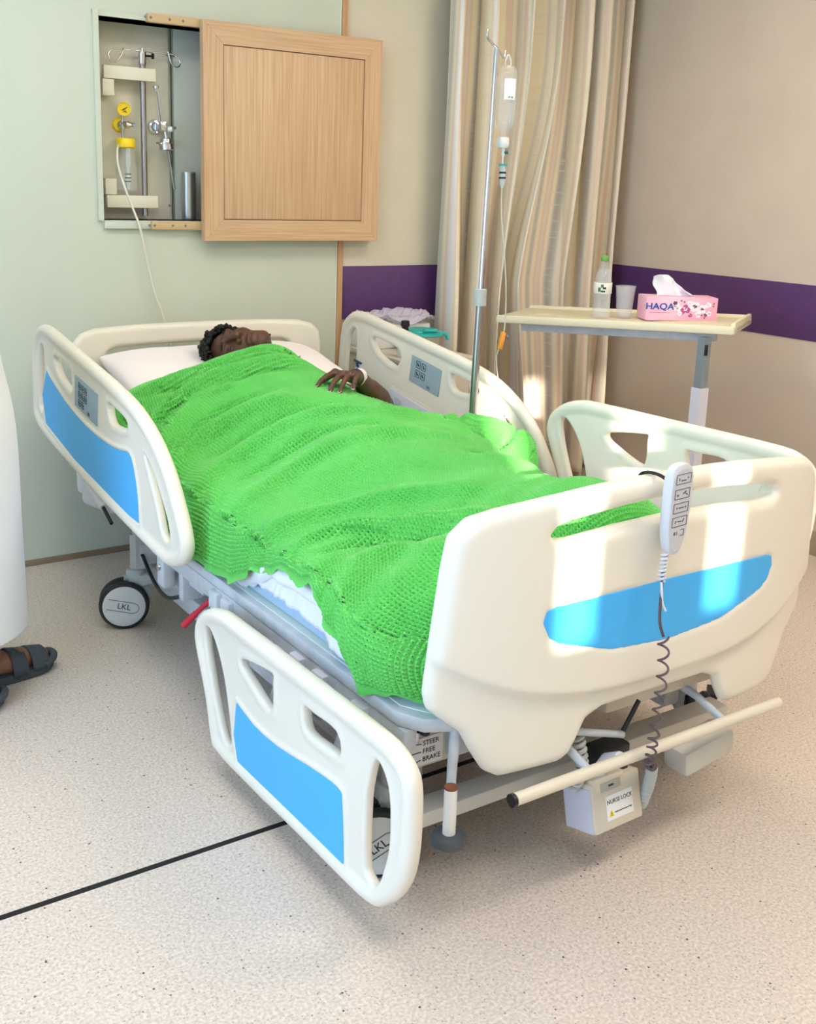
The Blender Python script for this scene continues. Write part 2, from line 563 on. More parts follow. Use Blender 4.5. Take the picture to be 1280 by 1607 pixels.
# ceiling luminaires
def ceiling_lamp(x, y, sx, sy, lbl, warm=False):
    t = thing('ceiling_light', (x, y, ZC), lbl, 'lamp', 'recessed ceiling lights')
    fr = []
    bm = bmesh.new()
    for (cx_, cy_, w, d) in ((0, sy/2, sx+0.04, 0.03), (0, -sy/2, sx+0.04, 0.03), (sx/2, 0, 0.03, sy), (-sx/2, 0, 0.03, sy)):
        bm_box(bm, (x+cx_, y+cy_, ZC-0.012), (w, d, 0.024))
    from_bm('frame', bm, WHITEP, t, False)
    d = box('diffuser', (x, y, ZC-0.008), (sx-0.03, sy-0.03, 0.008), mat('sun_bounce_diffuser', (255, 240, 218), 0.5, emit=CEIL_LAMP*1.5) if warm else mat('lamp_diffuser', (255, 251, 246), 0.5, emit=CEIL_LAMP*.9), t, 0)  # warm tint and extra strength stand in for bounced sunlight
ceiling_lamp(-1.0, -1.2, 1.2, 0.6, 'white ceiling light panel nearest the head wall on the left')
ceiling_lamp(1.0, -1.5, 0.6, 0.6, 'warm ceiling light panel standing in for sun bounce over the overbed table', True)
ceiling_lamp(-1.0, -3.4, 1.2, 0.6, 'white ceiling light panel above the photographer')
ceiling_lamp(1.0, -3.4, 1.2, 0.6, 'warm ceiling light panel standing in for sun bounce beyond the bed foot', True)

# skirting, trims and the purple band
def trim(name, a, b, m, bevel=0.001):
    o = box(name, [(p+q)/2 for p, q in zip(a, b)], [abs(q-p) for p, q in zip(a, b)], m, None, bevel)
    o['kind'] = 'structure'
    return o
SKIRT = mat('brown_skirting', (150, 128, 104), 0.5)
trim('baseboard_head', (XL, -0.008, 0.0), (PX, 0.0, 0.022), SKIRT)
trim('baseboard_head_right', (PX+0.03, -0.006, 0.0), (XR, 0.004, 0.10), mat('beige_skirting', (176, 160, 138), 0.5))
trim('baseboard_right', (XR-0.010, YB, 0.0), (XR, -0.006, 0.10), mat('beige_skirting'))
trim('trim_1', (PX, -0.012, 0.0), (PX+0.024, 0.004, ZC), WOODT)
trim('trim_2', (PX+0.024, -0.003, 0.853), (XR, 0.004, 1.071), PURPLE)
trim('trim_3', (XR-0.004, YB, 0.853), (XR, -0.003, 1.071), PURPLE)
trim('trim_4', (XL, -1.924, 0.0), (0.15, -1.910, 0.0012), mat('black_joint', (16, 14, 16), 0.6), 0)
trim('trim_5', (PX-0.004, -0.004, 0.0), (PX, 0.0, ZC), mat('white_edge', (236, 240, 228), 0.5), 0)

# ================================================================== wall cabinet with the gas outlets
BOARD = mat('cream_board', (224, 219, 203), 0.6, noise=(8, (208, 202, 181), 0.3, 0.7))
OAK = wood_material('oak_door', (200, 158, 122), (222, 187, 150))
OAKH = wood_material('oak_rail', (200, 158, 122), (222, 187, 150), True)
cab = thing('wall_cabinet', (0.05, 0, OZ0), 'oak sliding-door service cabinet set into the green head wall, standing open', 'cabinet')
bm = bmesh.new()
for a, b in (((OX0-0.02, -0.012, OZ0-0.002), (OX0, 0.125, OZ1+0.02)), ((OX0, -0.004, OZ0-0.02), (OX1, 0.125, OZ0)),
             ((OX0-0.02, -0.004, OZ1), (OX1, 0.125, OZ1+0.02)), ((OX1-0.02, 0.0, OZ0), (OX1, 0.125, OZ1))):
    bm_box(bm, [(p+q)/2 for p, q in zip(a, b)], [abs(q-p) for p, q in zip(a, b)], None, 0.001, 1)
from_bm('case_frame', bm, GREENW, cab)
box('back_panel', (-0.16, 0.122, (OZ0+OZ1)/2), (0.30, 0.012, OZ1-OZ0), BOARD, cab, 0.001)
box('back_panel', (0.215, 0.122, (OZ0+OZ1)/2), (0.41, 0.012, OZ1-OZ0), mat('pale_board', (200, 204, 192), 0.6), cab, 0.001)
box('panel_joint', (0.0, 0.1165, (OZ0+OZ1)/2), (0.004, 0.003, OZ1-OZ0), mat('dark_joint', (60, 62, 60), 0.7), cab, 0)
for zz in (1.842, 1.585, 1.30):
    for dx in (-0.013, 0.013):
        if zz == 1.30 and dx > 0: continue
        lathe('screw_cap', [(0.0, 0.003), (0.005, 0.002), (0.0055, 0)], (dx, 0.116, zz), GREYD, cab, (0, -1, 0), 12)
RAILM = mat('beige_runner', (206, 176, 132), 0.45)
for zz in (1.2315, 1.945):
    r_ = box('runner', (0.12, -0.016, zz), (0.52, 0.026, 0.030), RAILM, cab, 0.003)
    for dx in (-0.2, -0.18, -0.11, -0.06, 0.02):
        lathe('screw', [(0.0, 0.002), (0.0045, 0.0015), (0.005, 0)], (0.05+dx, -0.029, zz), GREYD, r_, (0, -1, 0), 10)
box('runner_cover', (-0.225, -0.010, 1.2315), (0.17, 0.016, 0.026), GREENW, cab, 0.002)
# sliding door: four mitred rails round a veneered panel, kept proud of each other
DX0, DX1, DZ0, DZ1 = 0.05, 0.81, 1.178, 1.955
dy0, dy1 = -0.066, -0.034
door = box('door', ((DX0+DX1)/2, -0.042, (DZ0+DZ1)/2), (DX1-DX0-0.06, 0.014, DZ1-DZ0-0.06), mat('door_core', (170, 128, 90), 0.6), cab, 0.001)
fw_ = 0.078
def mitre(name, pts, m):
    prism(name, pts, dy0, dy1, m, door, 'y', 0.0012)
mitre('stile', [(DX0, DZ0), (DX0+fw_, DZ0+fw_), (DX0+fw_, DZ1-fw_), (DX0, DZ1)], OAK)
mitre('stile', [(DX1, DZ0), (DX1, DZ1), (DX1-fw_, DZ1-fw_), (DX1-fw_, DZ0+fw_)], OAK)
mitre('rail', [(DX0, DZ0), (DX1, DZ0), (DX1-fw_, DZ0+fw_), (DX0+fw_, DZ0+fw_)], OAKH)
mitre('rail', [(DX0, DZ1), (DX0+fw_, DZ1-fw_), (DX1-fw_, DZ1-fw_), (DX1, DZ1)], OAKH)
box('veneer_panel', ((DX0+DX1)/2, -0.055, (DZ0+DZ1)/2), (DX1-DX0-2*fw_-0.006, 0.016, DZ1-DZ0-2*fw_-0.006), OAK, door, 0.001)

# things in the recess (their plane is a little in front of the back panel)
YI = 0.085
pole = thing('equipment_rail', (-0.121, YI, 1.27), 'upright steel equipment pole with wire hooks inside the open wall cabinet', 'pole')
lathe('pole', [(0.0105, 1.262), (0.0105, 1.80)], (-0.121, YI, 0), STEEL, pole)
lathe('collar', [(0.0, 1.856), (0.005, 1.853), (0.006, 1.84), (0.014, 1.838), (0.0145, 1.80), (0.0125, 1.796)], (-0.121, YI, 0), CHROME, pole)
lathe('knob', [(0, 0), (0.004, 0), (0.004, 0.018), (0.010, 0.02), (0.010, 0.028), (0, 0.03)], (-0.108, YI-0.004, 1.828), BLACKP, pole, (1, -0.2, 0))
hl = [(-0.121, YI, 1.842), (-0.16, YI-0.004, 1.843), (-0.205, YI-0.008, 1.843), (-0.235, YI-0.01, 1.838), (-0.249, YI-0.012, 1.82),
      (-0.243, YI-0.016, 1.80), (-0.226, YI-0.02, 1.797), (-0.21, YI-0.02, 1.812), (-0.198, YI-0.018, 1.833), (-0.19, YI-0.016, 1.848)]
tube('hook', crom(hl, 5), 0.0028, CHROME, pole, 8)
hr = [(-0.121, YI, 1.842), (-0.08, YI-0.004, 1.842), (-0.03, YI-0.006, 1.842), (0.0, YI-0.010, 1.838), (0.018, YI-0.014, 1.818),
      (0.012, YI-0.018, 1.80), (-0.006, YI-0.02, 1.798), (-0.02, YI-0.02, 1.812), (-0.03, YI-0.018, 1.848)]
tube('hook', crom(hr, 5), 0.0028, CHROME, pole, 8)
WH = mat('cream_bracket', (232, 226, 206), 0.5)
for zz, s in ((1.760, 1), (1.313, -1)):
    b_ = box('bracket_arm', (-0.179, YI-0.022, zz), (0.192, 0.022, 0.044), WH, pole, 0.002)
    box('bracket_foot', (-0.258, YI-0.004, zz-s*0.052), (0.042, 0.05, 0.056), WH, b_, 0.002)

suc = thing('suction_regulator', (-0.19, YI, 1.35), 'suction unit with yellow gauge, yellow lid and clear jar in the wall cabinet', 'regulator')
lathe('wall_socket', [(0.0, 0.02), (0.012, 0.02), (0.013, 0.014), (0.022, 0.012), (0.026, 0.004), (0.026, 0)], (-0.203, 0.116, 1.584), YELLOW, suc, (0, -1, 0))
lathe('valve', [(0.0, 0.06), (0.007, 0.06), (0.009, 0.04), (0.013, 0.036), (0.013, 0.012), (0.015, 0.01), (0.015, 0)], (-0.203, 0.10, 1.584), CHROME, suc, (0.55, -0.8, 0.0))
g_ = lathe('gauge', [(0, 0.012), (0.0215, 0.012), (0.022, 0.016), (0.024, 0.016), (0.024, -0.008), (0, -0.008)], (-0.198, 0.075, 1.638), YELLOW, suc, (-0.3, -1, -0.05))
tube('needle', [(-0.209, 0.0615, 1.633), (-0.19, 0.0605, 1.644)], 0.0016, INK, g_, 6)
tube('dial_mark', crom([(-0.204, 0.0610, 1.626), (-0.198, 0.0600, 1.630), (-0.192, 0.0600, 1.624)], 4), 0.0012, INK, g_, 6)
lathe('stem', [(0.006, 0), (0.006, 0.03), (0.010, 0.036), (0.010, 0.05), (0.005, 0.054), (0.005, 0.10)], (-0.2, YI, 1.535), CHROME, suc)
lathe('lid', [(0, 0.036), (0.030, 0.034), (0.034, 0.028), (0.034, 0.004), (0.030, 0.0), (0.0, 0.0)], (-0.194, YI-0.01, 1.502), YELLOW, suc, None, 32)
lathe('jar', [(0.029, 1.502), (0.031, 1.49), (0.036, 1.44), (0.038, 1.36), (0.036, 1.352), (0.0, 1.350)], (-0.192, YI-0.01, 0), CLEAR, suc, None, 32)
lathe('inner_tube', [(0.010, 1.50), (0.010, 1.44), (0.006, 1.435), (0.006, 1.41), (0.010, 1.405), (0.010, 1.375), (0.007, 1.37), (0.007, 1.356), (0, 1.356)],
      (-0.188, YI-0.01, 0), mat('milky_plastic', (214, 218, 214), 0.3), suc)
for zz in (1.408, 1.395, 1.382):
    lathe('graduation', [(0.0105, zz), (0.0112, zz+0.001), (0.0112, zz+0.004), (0.0105, zz+0.005)], (-0.188, YI-0.01, 0), INK, suc)

oxy = thing('oxygen_flowmeter', (-0.05, YI, 1.36), 'chrome oxygen flowmeter with slanted tubes right of the cabinet pole', 'flowmeter')
lathe('wall_socket', [(0.0, 0.02), (0.014, 0.02), (0.016, 0.012), (0.023, 0.010), (0.027, 0.004), (0.027, 0)], (-0.068, 0.116, 1.584), CHROME, oxy, (0, -1, 0))
box('valve_block', (-0.057, 0.07, 1.585), (0.026, 0.05, 0.036), CHROME, oxy, 0.005)
lathe('valve_knob', [(0, 0.02), (0.009, 0.02), (0.010, 0.016), (0.010, 0), (0, 0)], (-0.040, 0.062, 1.576), WHITEP, oxy, (0.8, -0.6, 0))
tube('flow_tube', [(-0.084, 0.05, 1.718), (-0.064, 0.06, 1.60)], [0.007, 0.006], CLEAR, oxy, 12)
tube('tube_cap', [(-0.0845, 0.05, 1.724), (-0.0838, 0.05, 1.716)], 0.0105, CHROME, oxy, 12)
tube('float_rod', [(-0.082, 0.05, 1.705), (-0.064, 0.06, 1.60)], 0.0018, INK, oxy, 6)
lathe('humidifier_head', [(0, 0.045), (0.018, 0.045), (0.022, 0.04), (0.022, 0.026), (0.026, 0.024), (0.027, 0.004), (0.022, 0.0), (0, 0)],
      (-0.043, 0.06, 1.50), CHROME, oxy, (-0.1, 0, 1))
tube('neck', [(-0.048, 0.062, 1.57), (-0.044, 0.06, 1.542)], 0.006, CHROME, oxy, 10)
tube('outlet_nozzle', [(-0.066, 0.055, 1.524), (-0.088, 0.045, 1.524)], [0.005, 0.003], CHROME, oxy, 10)
tube('dip_tube', [(-0.038, 0.06, 1.50), (-0.013, 0.065, 1.36)], 0.005, STEEL, oxy, 10)

cup = lathe('steel_beaker', [(0.0, 1.252), (0.026, 1.252), (0.027, 1.26), (0.027, 1.425), (0.025, 1.425), (0.024, 1.262), (0, 1.26)],
            (0.043, YI-0.02, 0), mat('soft_steel', (190, 194, 194), 0.28, metal=0.85), None, None, 28)
tag(cup, 'tall steel beaker standing in the lower right of the wall cabinet', 'beaker')
hose = tube('suction_hose', crom([(-0.225, 0.06, 1.512), (-0.240, 0.035, 1.49), (-0.243, 0.02, 1.44), (-0.225, 0.005, 1.36), (-0.20, -0.012, 1.28), (-0.185, -0.03, 1.22),
            (-0.165, -0.03, 1.12), (-0.14, -0.03, 1.0), (-0.105, -0.03, 0.90), (-0.08, -0.035, 0.78), (-0.07, -0.035, 0.65)], 6), 0.0042,
            mat('milky_hose', (226, 224, 206), 0.3), None, 10)
tag(hose, 'milky suction hose hanging from the yellow-lidded jar down behind the headboard', 'hose')

# ================================================================== the hospital bed
bed = thing('hospital_bed', (0, -1.3, 0), 'ivory hospital bed with blue panels, near foot side rail lowered', 'bed')

# ---- side rails
HR_OUT = [(-.157, .619), (-.165, .70), (-.175, .80), (-.20, .875), (-.264, .918), (-.34, .925), (-.45, .912), (-.739, .875), (-.971, .843),
          (-1.127, .812), (-1.25, .762), (-1.345, .695), (-1.41, .62), (-1.455, .55), (-1.464, .507), (-1.436, .465), (-1.37, .437),
          (-1.30, .432), (-1.0, .458), (-.698, .489), (-.353, .536), (-.20, .570)]
HR_SLOT = [(-.218, .64), (-.226, .78), (-.255, .845), (-.292, .85), (-.296, .76), (-.27, .64)]
HR_H1 = [(-.41, .832), (-.467, .838), (-.602, .812), (-.585, .755), (-.53, .760), (-.45, .787)]
HR_H2 = [(-.915, .778), (-.992, .772), (-1.064, .757), (-1.063, .735), (-.988, .724), (-.932, .729)]
HR_S = [(-1.192, .692), (-1.252, .658), (-1.313, .592), (-1.35, .541), (-1.354, .501), (-1.312, .503), (-1.288, .547), (-1.252, .607)]
HR_B = [(-.319, .769), (-.357, .764), (-.522, .71), (-.717, .673), (-.898, .66), (-1.01, .665), (-1.078, .673), (-1.115, .641),
        (-1.142, .567), (-1.146, .500), (-1.13, .488), (-.927, .503), (-.294, .593)]
HR_P = [(-.62, .815), (-.83, .790), (-.833, .690), (-.719, .692), (-.612, .706)]
FR_OUT = [(-1.531, .332), (-1.546, .369), (-1.596, .406), (-1.67, .429), (-1.766, .434), (-2.132, .440), (-2.349, .442), (-2.411, .434),
          (-2.45, .412), (-2.467, .374), (-2.469, .287), (-2.459, .21), (-2.428, .147), (-2.375, .094), (-2.343, .08), (-2.274, .072),
          (-2.043, .066), (-1.752, .056), (-1.659, .06), (-1.625, .075), (-1.592, .181), (-1.537, .291)]
FR_S1 = [(-1.597, .366), (-1.642, .340), (-1.688, .275), (-1.722, .173), (-1.728, .118), (-1.700, .105), (-1.668, .142), (-1.617, .243), (-1.588, .329)]
FR_H1 = [(-1.796, .358), (-1.929, .381), (-1.938, .366), (-1.936, .298), (-1.896, .297), (-1.814, .325), (-1.784, .341)]
FR_H2 = [(-2.076, .369), (-2.115, .370), (-2.205, .372), (-2.219, .33), (-2.174, .323), (-2.097, .318), (-2.08, .332)]
FR_S2 = [(-2.34, .380), (-2.368, .372), (-2.39, .332), (-2.395, .242), (-2.379, .176), (-2.357, .125), (-2.332, .130), (-2.316, .154), (-2.314, .26), (-2.32, .318)]
FR_B = [(-1.759, .224), (-1.778, .238), (-1.85, .224), (-1.964, .227), (-2.099, .249), (-2.194, .261), (-2.226, .259), (-2.236, .241),
        (-2.248, .102), (-2.238, .094), (-2.042, .088), (-1.771, .080)]
def sm(p, n=3): return crom(p, n, True)
def rail_volume(out, holes, slots, blue):
    ys = [p[0] for p in out]; zs = [p[1] for p in out]
    pad = 0.014
    O = sm(out)
    def fn(X, Y, Z):
        Y2, Z2 = Y[0], Z[0]
        so = poly_sd(O, Y2, Z2)[None]
        rim = np.sqrt((so+0.0195)**2+X**2)-0.0195
        web = smax(np.abs(X)-0.0095, so+0.012, 0.004)
        lips = None
        cut = None
        for hset, w, r in ((holes, 0.011, 0.0125), (slots, 0.009, 0.010)):
            for hpts in hset:
                hd = poly_sd(sm(hpts), Y2, Z2)[None]
                web = smax(web, -hd, 0.004)
                cut = hd if cut is None else np.minimum(cut, hd)
                lp = np.sqrt((hd-w)**2+X**2)-r
                lips = lp if lips is None else np.minimum(lips, lp)
        bd = poly_sd(sm(blue, 2), Y2, Z2)[None]
        lb = np.sqrt((bd-0.005)**2+(X+0.0085)**2)-0.0065
        return smax(smin(smin(smin(rim, web, 0.008), lips, 0.006), lb, 0.004), -(cut+0.002), 0.006)
    h = 0.0038
    return sdf((-0.034, min(ys)-pad, min(zs)-pad), (0.034, max(ys)+pad, max(zs)+pad), h, fn, 2)
def inset(pts, d):
    P = np.array(pts); n = len(P)
    c = sum((P[i][0]*P[(i+1) % n][1]-P[(i+1) % n][0]*P[i][1]) for i in range(n))
    out = []
    for i in range(n):
        a, b, e = P[i-1], P[i], P[(i+1) % n]
        t = (e-a); t = t/np.linalg.norm(t)
        nn = np.array([-t[1], t[0]])*(1 if c > 0 else -1)
        out.append(tuple(b+nn*d))
    return out
def place(name, V, F, m, xc, flip, dy, dz, parent):
    W = np.array(V, float).copy()
    if flip:
        W[:, 0] *= -1; F = F[:, ::-1]
    W += np.array([xc, dy, dz])
    return mesh_np(name, W, F, m, parent)
def keypad(parent, xface, sgn, cy_, cz_, tilt, rows, w=0.20, h=0.10):
    """printed keypad on a rail; sgn = which way it faces along x"""
    pm = frame((xface, cy_, cz_), (0, sgn, 0), (0, 0, 1))
    up = pm @ Matrix.Rotation(tilt*sgn, 4, 'Z')
    bm = bmesh.new()
    bm_box(bm, (0, 0, 0), (w, h, 0.005), None, 0.002)
    bmesh.ops.transform(bm, matrix=up, verts=bm.verts)
    kp = from_bm('control_panel', bm, PANELG, parent)
    for (bx, by, s) in rows:
        bm = bmesh.new()
        q = s/2
        for (ax_, ay_, sx_, sy_) in ((0, q, s, 0.002), (0, -q, s, 0.002), (q, 0, 0.002, s), (-q, 0, 0.002, s)):
            bm_box(bm, (bx+ax_, by+ay_, 0.0028), (sx_, sy_, 0.0008))
        bm_box(bm, (bx-0.1*s, by, 0.0028), (s*0.22, s*0.55, 0.0008), rz(25))
        bm_box(bm, (bx+0.18*s, by-0.1*s, 0.0028), (s*0.3, s*0.12, 0.0008), rz(-20))
        bmesh.ops.transform(bm, matrix=up, verts=bm.verts)
        from_bm('button', bm, INK, kp, False)
    text('brand_mark', 'LKL', 0.014, up @ Matrix.Translation((0.03*1, -h*0.36, 0.0027)), INK, kp)
    return kp

HV, HF = rail_volume(HR_OUT, [HR_H1, HR_H2], [HR_SLOT, HR_S], HR_B)
FV, FF = rail_volume(FR_OUT, [FR_H1, FR_H2], [FR_S1, FR_S2], FR_B)
RXN, RXC = 0.618, 0.588     # middle of the near and of the far rails
FAR_DY, FAR_DZ = 0.115, 0.375
rails = []
for nm, V, F, flip, dy, dz, B, lbl in (
        ('side_rail', HV, HF, False, 0, 0, HR_B, 'raised ivory head-end side rail on the near side'),
        ('side_rail', HV, HF, True, 0, 0, HR_B, 'raised ivory head-end side rail by the drip pole'),
        ('side_rail', FV, FF, False, 0, 0, FR_B, 'lowered ivory foot-end side rail on the near side'),
        ('side_rail', FV, FF, True, FAR_DY, FAR_DZ, FR_B, 'raised ivory foot-end side rail on the far side')):
    xc = RXC if flip else (-RXN if V is FV else -RXN+.006)
    r_ = place(nm, V, F, IVORY, xc, flip, dy, dz, bed)
    r_['label'] = lbl
    s = 1 if flip else -1
    bp = [(y+dy, z+dz) for y, z in inset(sm(B, 2), 0.0015)]
    pb = prism('colour_panel', bp, xc+s*0.008, xc+s*0.0125, BLUE, r_, 'x', 0.001)
    pb['label'] = 'bright blue panel'
    rails.append(r_)
b8 = [(-0.055+0.028*i, 0.026-0.026*j, 0.019) for j in range(3) for i in range(3 if j < 2 else 2)]
keypad(rails[0], -RXN+0.006-0.0100, -1, -.722, .752, 0.13, b8, 0.205, 0.098)
b4 = [(-0.045+0.034*i, 0.026-0.034*j, 0.024) for j in range(2) for i in range(2)]
keypad(rails[1], RXC-0.0100, -1, -.765, .748, 0.16, b4, 0.185, 0.098)
# document recess on the inner face of the far head rail
tr_ = [(-.552, .668), (-.80, .628), (-.835, .60), (-.848, .54), (-.50, .60), (-.53, .65)]
prism('tray', tr_, RXC-0.016, RXC-0.006, LILAC, rails[1], 'x', 0.003)
prism('tray_recess', inset(tr_, -0.010), RXC-0.0125, RXC-0.006, IVORY, rails[1], 'x', 0.002)
prism('tray_label', [(-.585, .640), (-.63, .632), (-.632, .605), (-.587, .612)], RXC-0.0175, RXC-0.0155, mat('label_grey', (196, 200, 214), 0.5), rails[1], 'x', 0.0005)

# ---- foot board
half = [(0, .872), (-.12, .871), (-.22, .866), (-.32, .857), (-.42, .845), (-.475, .832), (-.508, .80), (-.518, .74), (-.533, .60), (-.542, .50),
        (-.535, .468), (-.51, .445), (-.47, .412), (-.445, .365), (-.42, .325), (-.388, .306), (-.25, .306), (-.225, .318), (-.208, .345),
        (-.188, .385), (-.15, .400), (0, .402)]
def mir(hp): return hp + [(-x, z) for x, z in hp[::-1] if abs(x) > 1e-6]
FB_OUT = mir(half)
FB_SLOT = mir([(0, .828), (-.15, .822), (-.27, .810), (-.305, .802), (-.318, .788), (-.305, .776), (-.27, .772), (-.15, .782), (0, .786)])
FB_B = mir([(0, .659), (-.16, .657), (-.30, .652), (-.326, .645), (-.332, .62), (-.315, .588), (-.29, .572), (-.16, .535), (0, .523)])
FBY = -2.43
def fb_yc(X): return FBY+0.062*np.abs(X/0.54)**3
def fb_front(X, Z):
    zc = 0.455+0.10*np.clip(np.abs(X)/0.5, 0, 1.2)**3
    t = np.clip((zc-Z)/0.022, 0, 1)
    return fb_yc(X)-0.026+0.018*t*t*(3-2*t)
def fb_fn(X, Y, Z):
    X2, Z2 = X[:, 0, :], Z[:, 0, :]
    so = poly_sd(FB_OUT, X2, Z2)[:, None, :]
    sl = poly_sd(FB_SLOT, X2, Z2)[:, None, :]
    s2 = np.maximum(so, -sl)
    fr = fb_front(X, Z); bk = fb_yc(X)+0.026
    mid = (fr+bk)/2; T = (bk-fr)/2
    r = 0.021
    q0 = s2+r; q1 = np.abs(Y-mid)-T+r
    f = np.sqrt(np.maximum(q0, 0)**2+np.maximum(q1, 0)**2)+np.minimum(np.maximum(q0, q1), 0)-r
    bd = poly_sd(FB_B, X2, Z2)[:, None, :]
    return smax(f, -np.maximum(bd, Y-(fr+0.004)), 0.003)
V, F = sdf((-.565, -2.485, .285), (.565, -2.335, .895), 0.0048, fb_fn, 2)
fboard = mesh_np('footboard', V, F, IVORY, bed)
def fbp_fn(X, Y, Z):
    X2, Z2 = X[:, 0, :], Z[:, 0, :]
    bd = poly_sd(FB_B, X2, Z2)[:, None, :]+0.0015
    return np.maximum(bd, np.abs(Y-fb_front(X, Z)-0.0045)-0.003)
V, F = sdf((-.345, -2.48, .51), (.345, -2.42, .67), 0.0024, fbp_fn, 1)
mesh_np('colour_panel', V, F, BLUE, fboard)['label'] = 'bright blue leaf-shaped panel'

# ---- head board
HB_OUT = mir([(0, .888), (-.25, .887), (-.40, .882), (-.455, .868), (-.485, .838), (-.492, .79), (-.494, .50), (-.46, .47), (0, .47)])
HB_SLOT = mir([(0, .812), (-.20, .811), (-.325, .808), (-.35, .800), (-.36, .787), (-.35, .772), (-.325, .765), (-.2, .764), (0, .764)])
def hb_fn(X, Y, Z):
    X2, Z2 = X[:, 0, :], Z[:, 0, :]
    s2 = np.maximum(poly_sd(HB_OUT, X2, Z2)[:, None, :], -poly_sd(HB_SLOT, X2, Z2)[:, None, :])
    r = 0.02; T = 0.022
    q0 = s2+r; q1 = np.abs(Y+0.115+0.05*np.abs(X/0.5)**3)-T+r
    return np.sqrt(np.maximum(q0, 0)**2+np.maximum(q1, 0)**2)+np.minimum(np.maximum(q0, q1), 0)-r
V, F = sdf((-.515, -.205, .455), (.515, -.075, .905), 0.0055, hb_fn, 2)
mesh_np('headboard', V, F, IVORY, bed)

# ---- deck and frame
def zm(y):          # height of the mattress top along the bed: the backrest is raised a little
    return 0.580 + (max(0.0, (-0.98-y)*-1)*0.175 if y > -0.98 else 0.0)
DECK = mat('pale_deck', (206, 222, 216), 0.45)
deck_pts = [(-.545, -1.02), (-.545, -2.285), (-.515, -2.335), (-.45, -2.368), (-.3, -2.378), (.3, -2.378), (.45, -2.368), (.515, -2.335), (.545, -2.285), (.545, -1.02)]
prism('deck_section', deck_pts, .398, .430, GREYM, bed, 'z', 0.008)
prism('deck_surface', [(x*.965, y*.998+(.01 if y < -2 else 0)) for x, y in deck_pts], .428, .4325, DECK, bed, 'z', 0.001)
bm = bmesh.new()
L_ = 0.86
bm_box(bm, (0, -0.60, 0.46), (1.05, L_, 0.03), rx(9.9), 0.006)
from_bm('backrest_section', bm, GREYM, bed)
for s in (-1, 1):
    sb = box('side_beam', (s*.527, -1.66, .376), (.030, 1.30, .044), GREYM, bed, .004)
    for yy in (-1.12, -1.47, -1.54, -1.90, -2.00, -2.16):
        box('bracket', (s*.540, yy, .340), (.036, .050, .105), LILAC if yy < -1.8 else GREYM, sb, .006)
        lathe('bolt', [(0, .006), (.009, .006), (.010, 0)], (s*.558, yy, .345), CHROME, sb, (s, 0, 0), 12)
    box('lower_beam', (s*.33, -1.35, .285), (.06, 1.75, .075), GREYM, bed, .006)
    box('base_beam', (s*.40, -1.42, .165), (.055, 1.45, .06), GREYM, bed, .006)
    # arms on which the foot rail swings down
    zr = .20 if s < 0 else .56
    for yy in (-1.80, -2.08) if s < 0 else (-1.70, -1.98):
        tube('swing_arm', [(s*.515, yy, .36), (s*.545, yy-.01, (.36+zr)/2), (s*.585, yy-.02, zr)], .013, LILAC, bed, 10)
        box('arm_cover', (s*.535, yy-.005, .335), (.05, .05, .075), LILAC, bed, .012, None, 3)
    # arm and housing that carry the head rail
    hc = box('rail_housing', (s*.545, -.60, .430), (.055, .27, .115), LILAC, bed, .022, rx(-8), 4)
    box('housing_step', (s*.556, -.475, .445), (.045, .055, .10), LILAC, hc, .012, rx(-8), 3)
    tube('gas_strut', [(s*.578, -.565, .452), (s*.578, -.72, .412)], .012, mat('strut', (226, 226, 232), .35), hc, 12)
    tube('release_lever', [(s*.58, -.72, .412), (s*.583, -.80, .385)], .006, BLACKP, hc, 8)
    lathe('pivot_bolt', [(0, .008), (.012, .008), (.013, 0)], (s*.574, -.548, .458), CHROME, hc, (s, 0, 0), 14)
    box('hinge_plate', (s*.535, -1.14, .405), (.05, .10, .055), GREYM, bed, .004)
    # bracket box hanging behind the near castor
    box('lift_bracket', (s*.50, -1.20, .335), (.06, .03, .13), GREYM, bed, .003)
    box('lift_arm', (s*.485, -1.255, .355), (.05, .10, .085), GREYM, bed, .006)
box('lifting_column', (0, -.78, .30), (.26, .18, .26), LILAC, bed, .02)
box('lifting_column', (0, -1.95, .30), (.26, .18, .26), LILAC, bed, .02)
box('cross_beam', (0, -2.175, .283), (.93, .05, .105), mat('beige_grey_paint', (206, 202, 192), .45), bed, .006)
box('cross_beam', (0, -.70, .24), (.93, .05, .07), GREYM, bed, .006)
box('base_cross_beam', (0, -2.235, .155), (.94, .06, .036), mat('beige_grey_paint'), bed, .008)
box('base_cross_beam', (0, -.70, .155), (.94, .06, .036), GREYM, bed, .008)
# the brake pedal beside its printed plate
pedal = tube('brake_pedal', [(-.505, -2.20, .335), (-.46, -2.205, .338), (-.41, -2.20, .342)], .010, BLACKP, bed, 10)
box('pedal_arm', (-.447, -2.205, .315), (.024, .012, .04), CHROME, pedal, .002)
lathe('pedal_cap', [(0, .018), (.012, .018), (.013, .012), (.011, 0), (0, 0)], (-.425, -2.215, .318), BLACKP, pedal, (0, 0, 1), 14)
plate = box('brake_plate', (-.414, -2.2015, .270), (.092, .003, .062), WHITEP, bed, .0008)
for i, s in enumerate(('STEER', 'FREE', 'BRAKE')):
    zz = .288-.018*i
    text('lettering', s, .0155, frame((-.420, -2.2035, zz), (1, 0, 0), (0, 0, 1)), INK, plate, .0003, 'LEFT')
    tube('pointer_line', [(-.454, -2.2037, zz+(.004, 0, -.006)[i]), (-.424, -2.2037, zz)], .0008, INK, plate, 6)
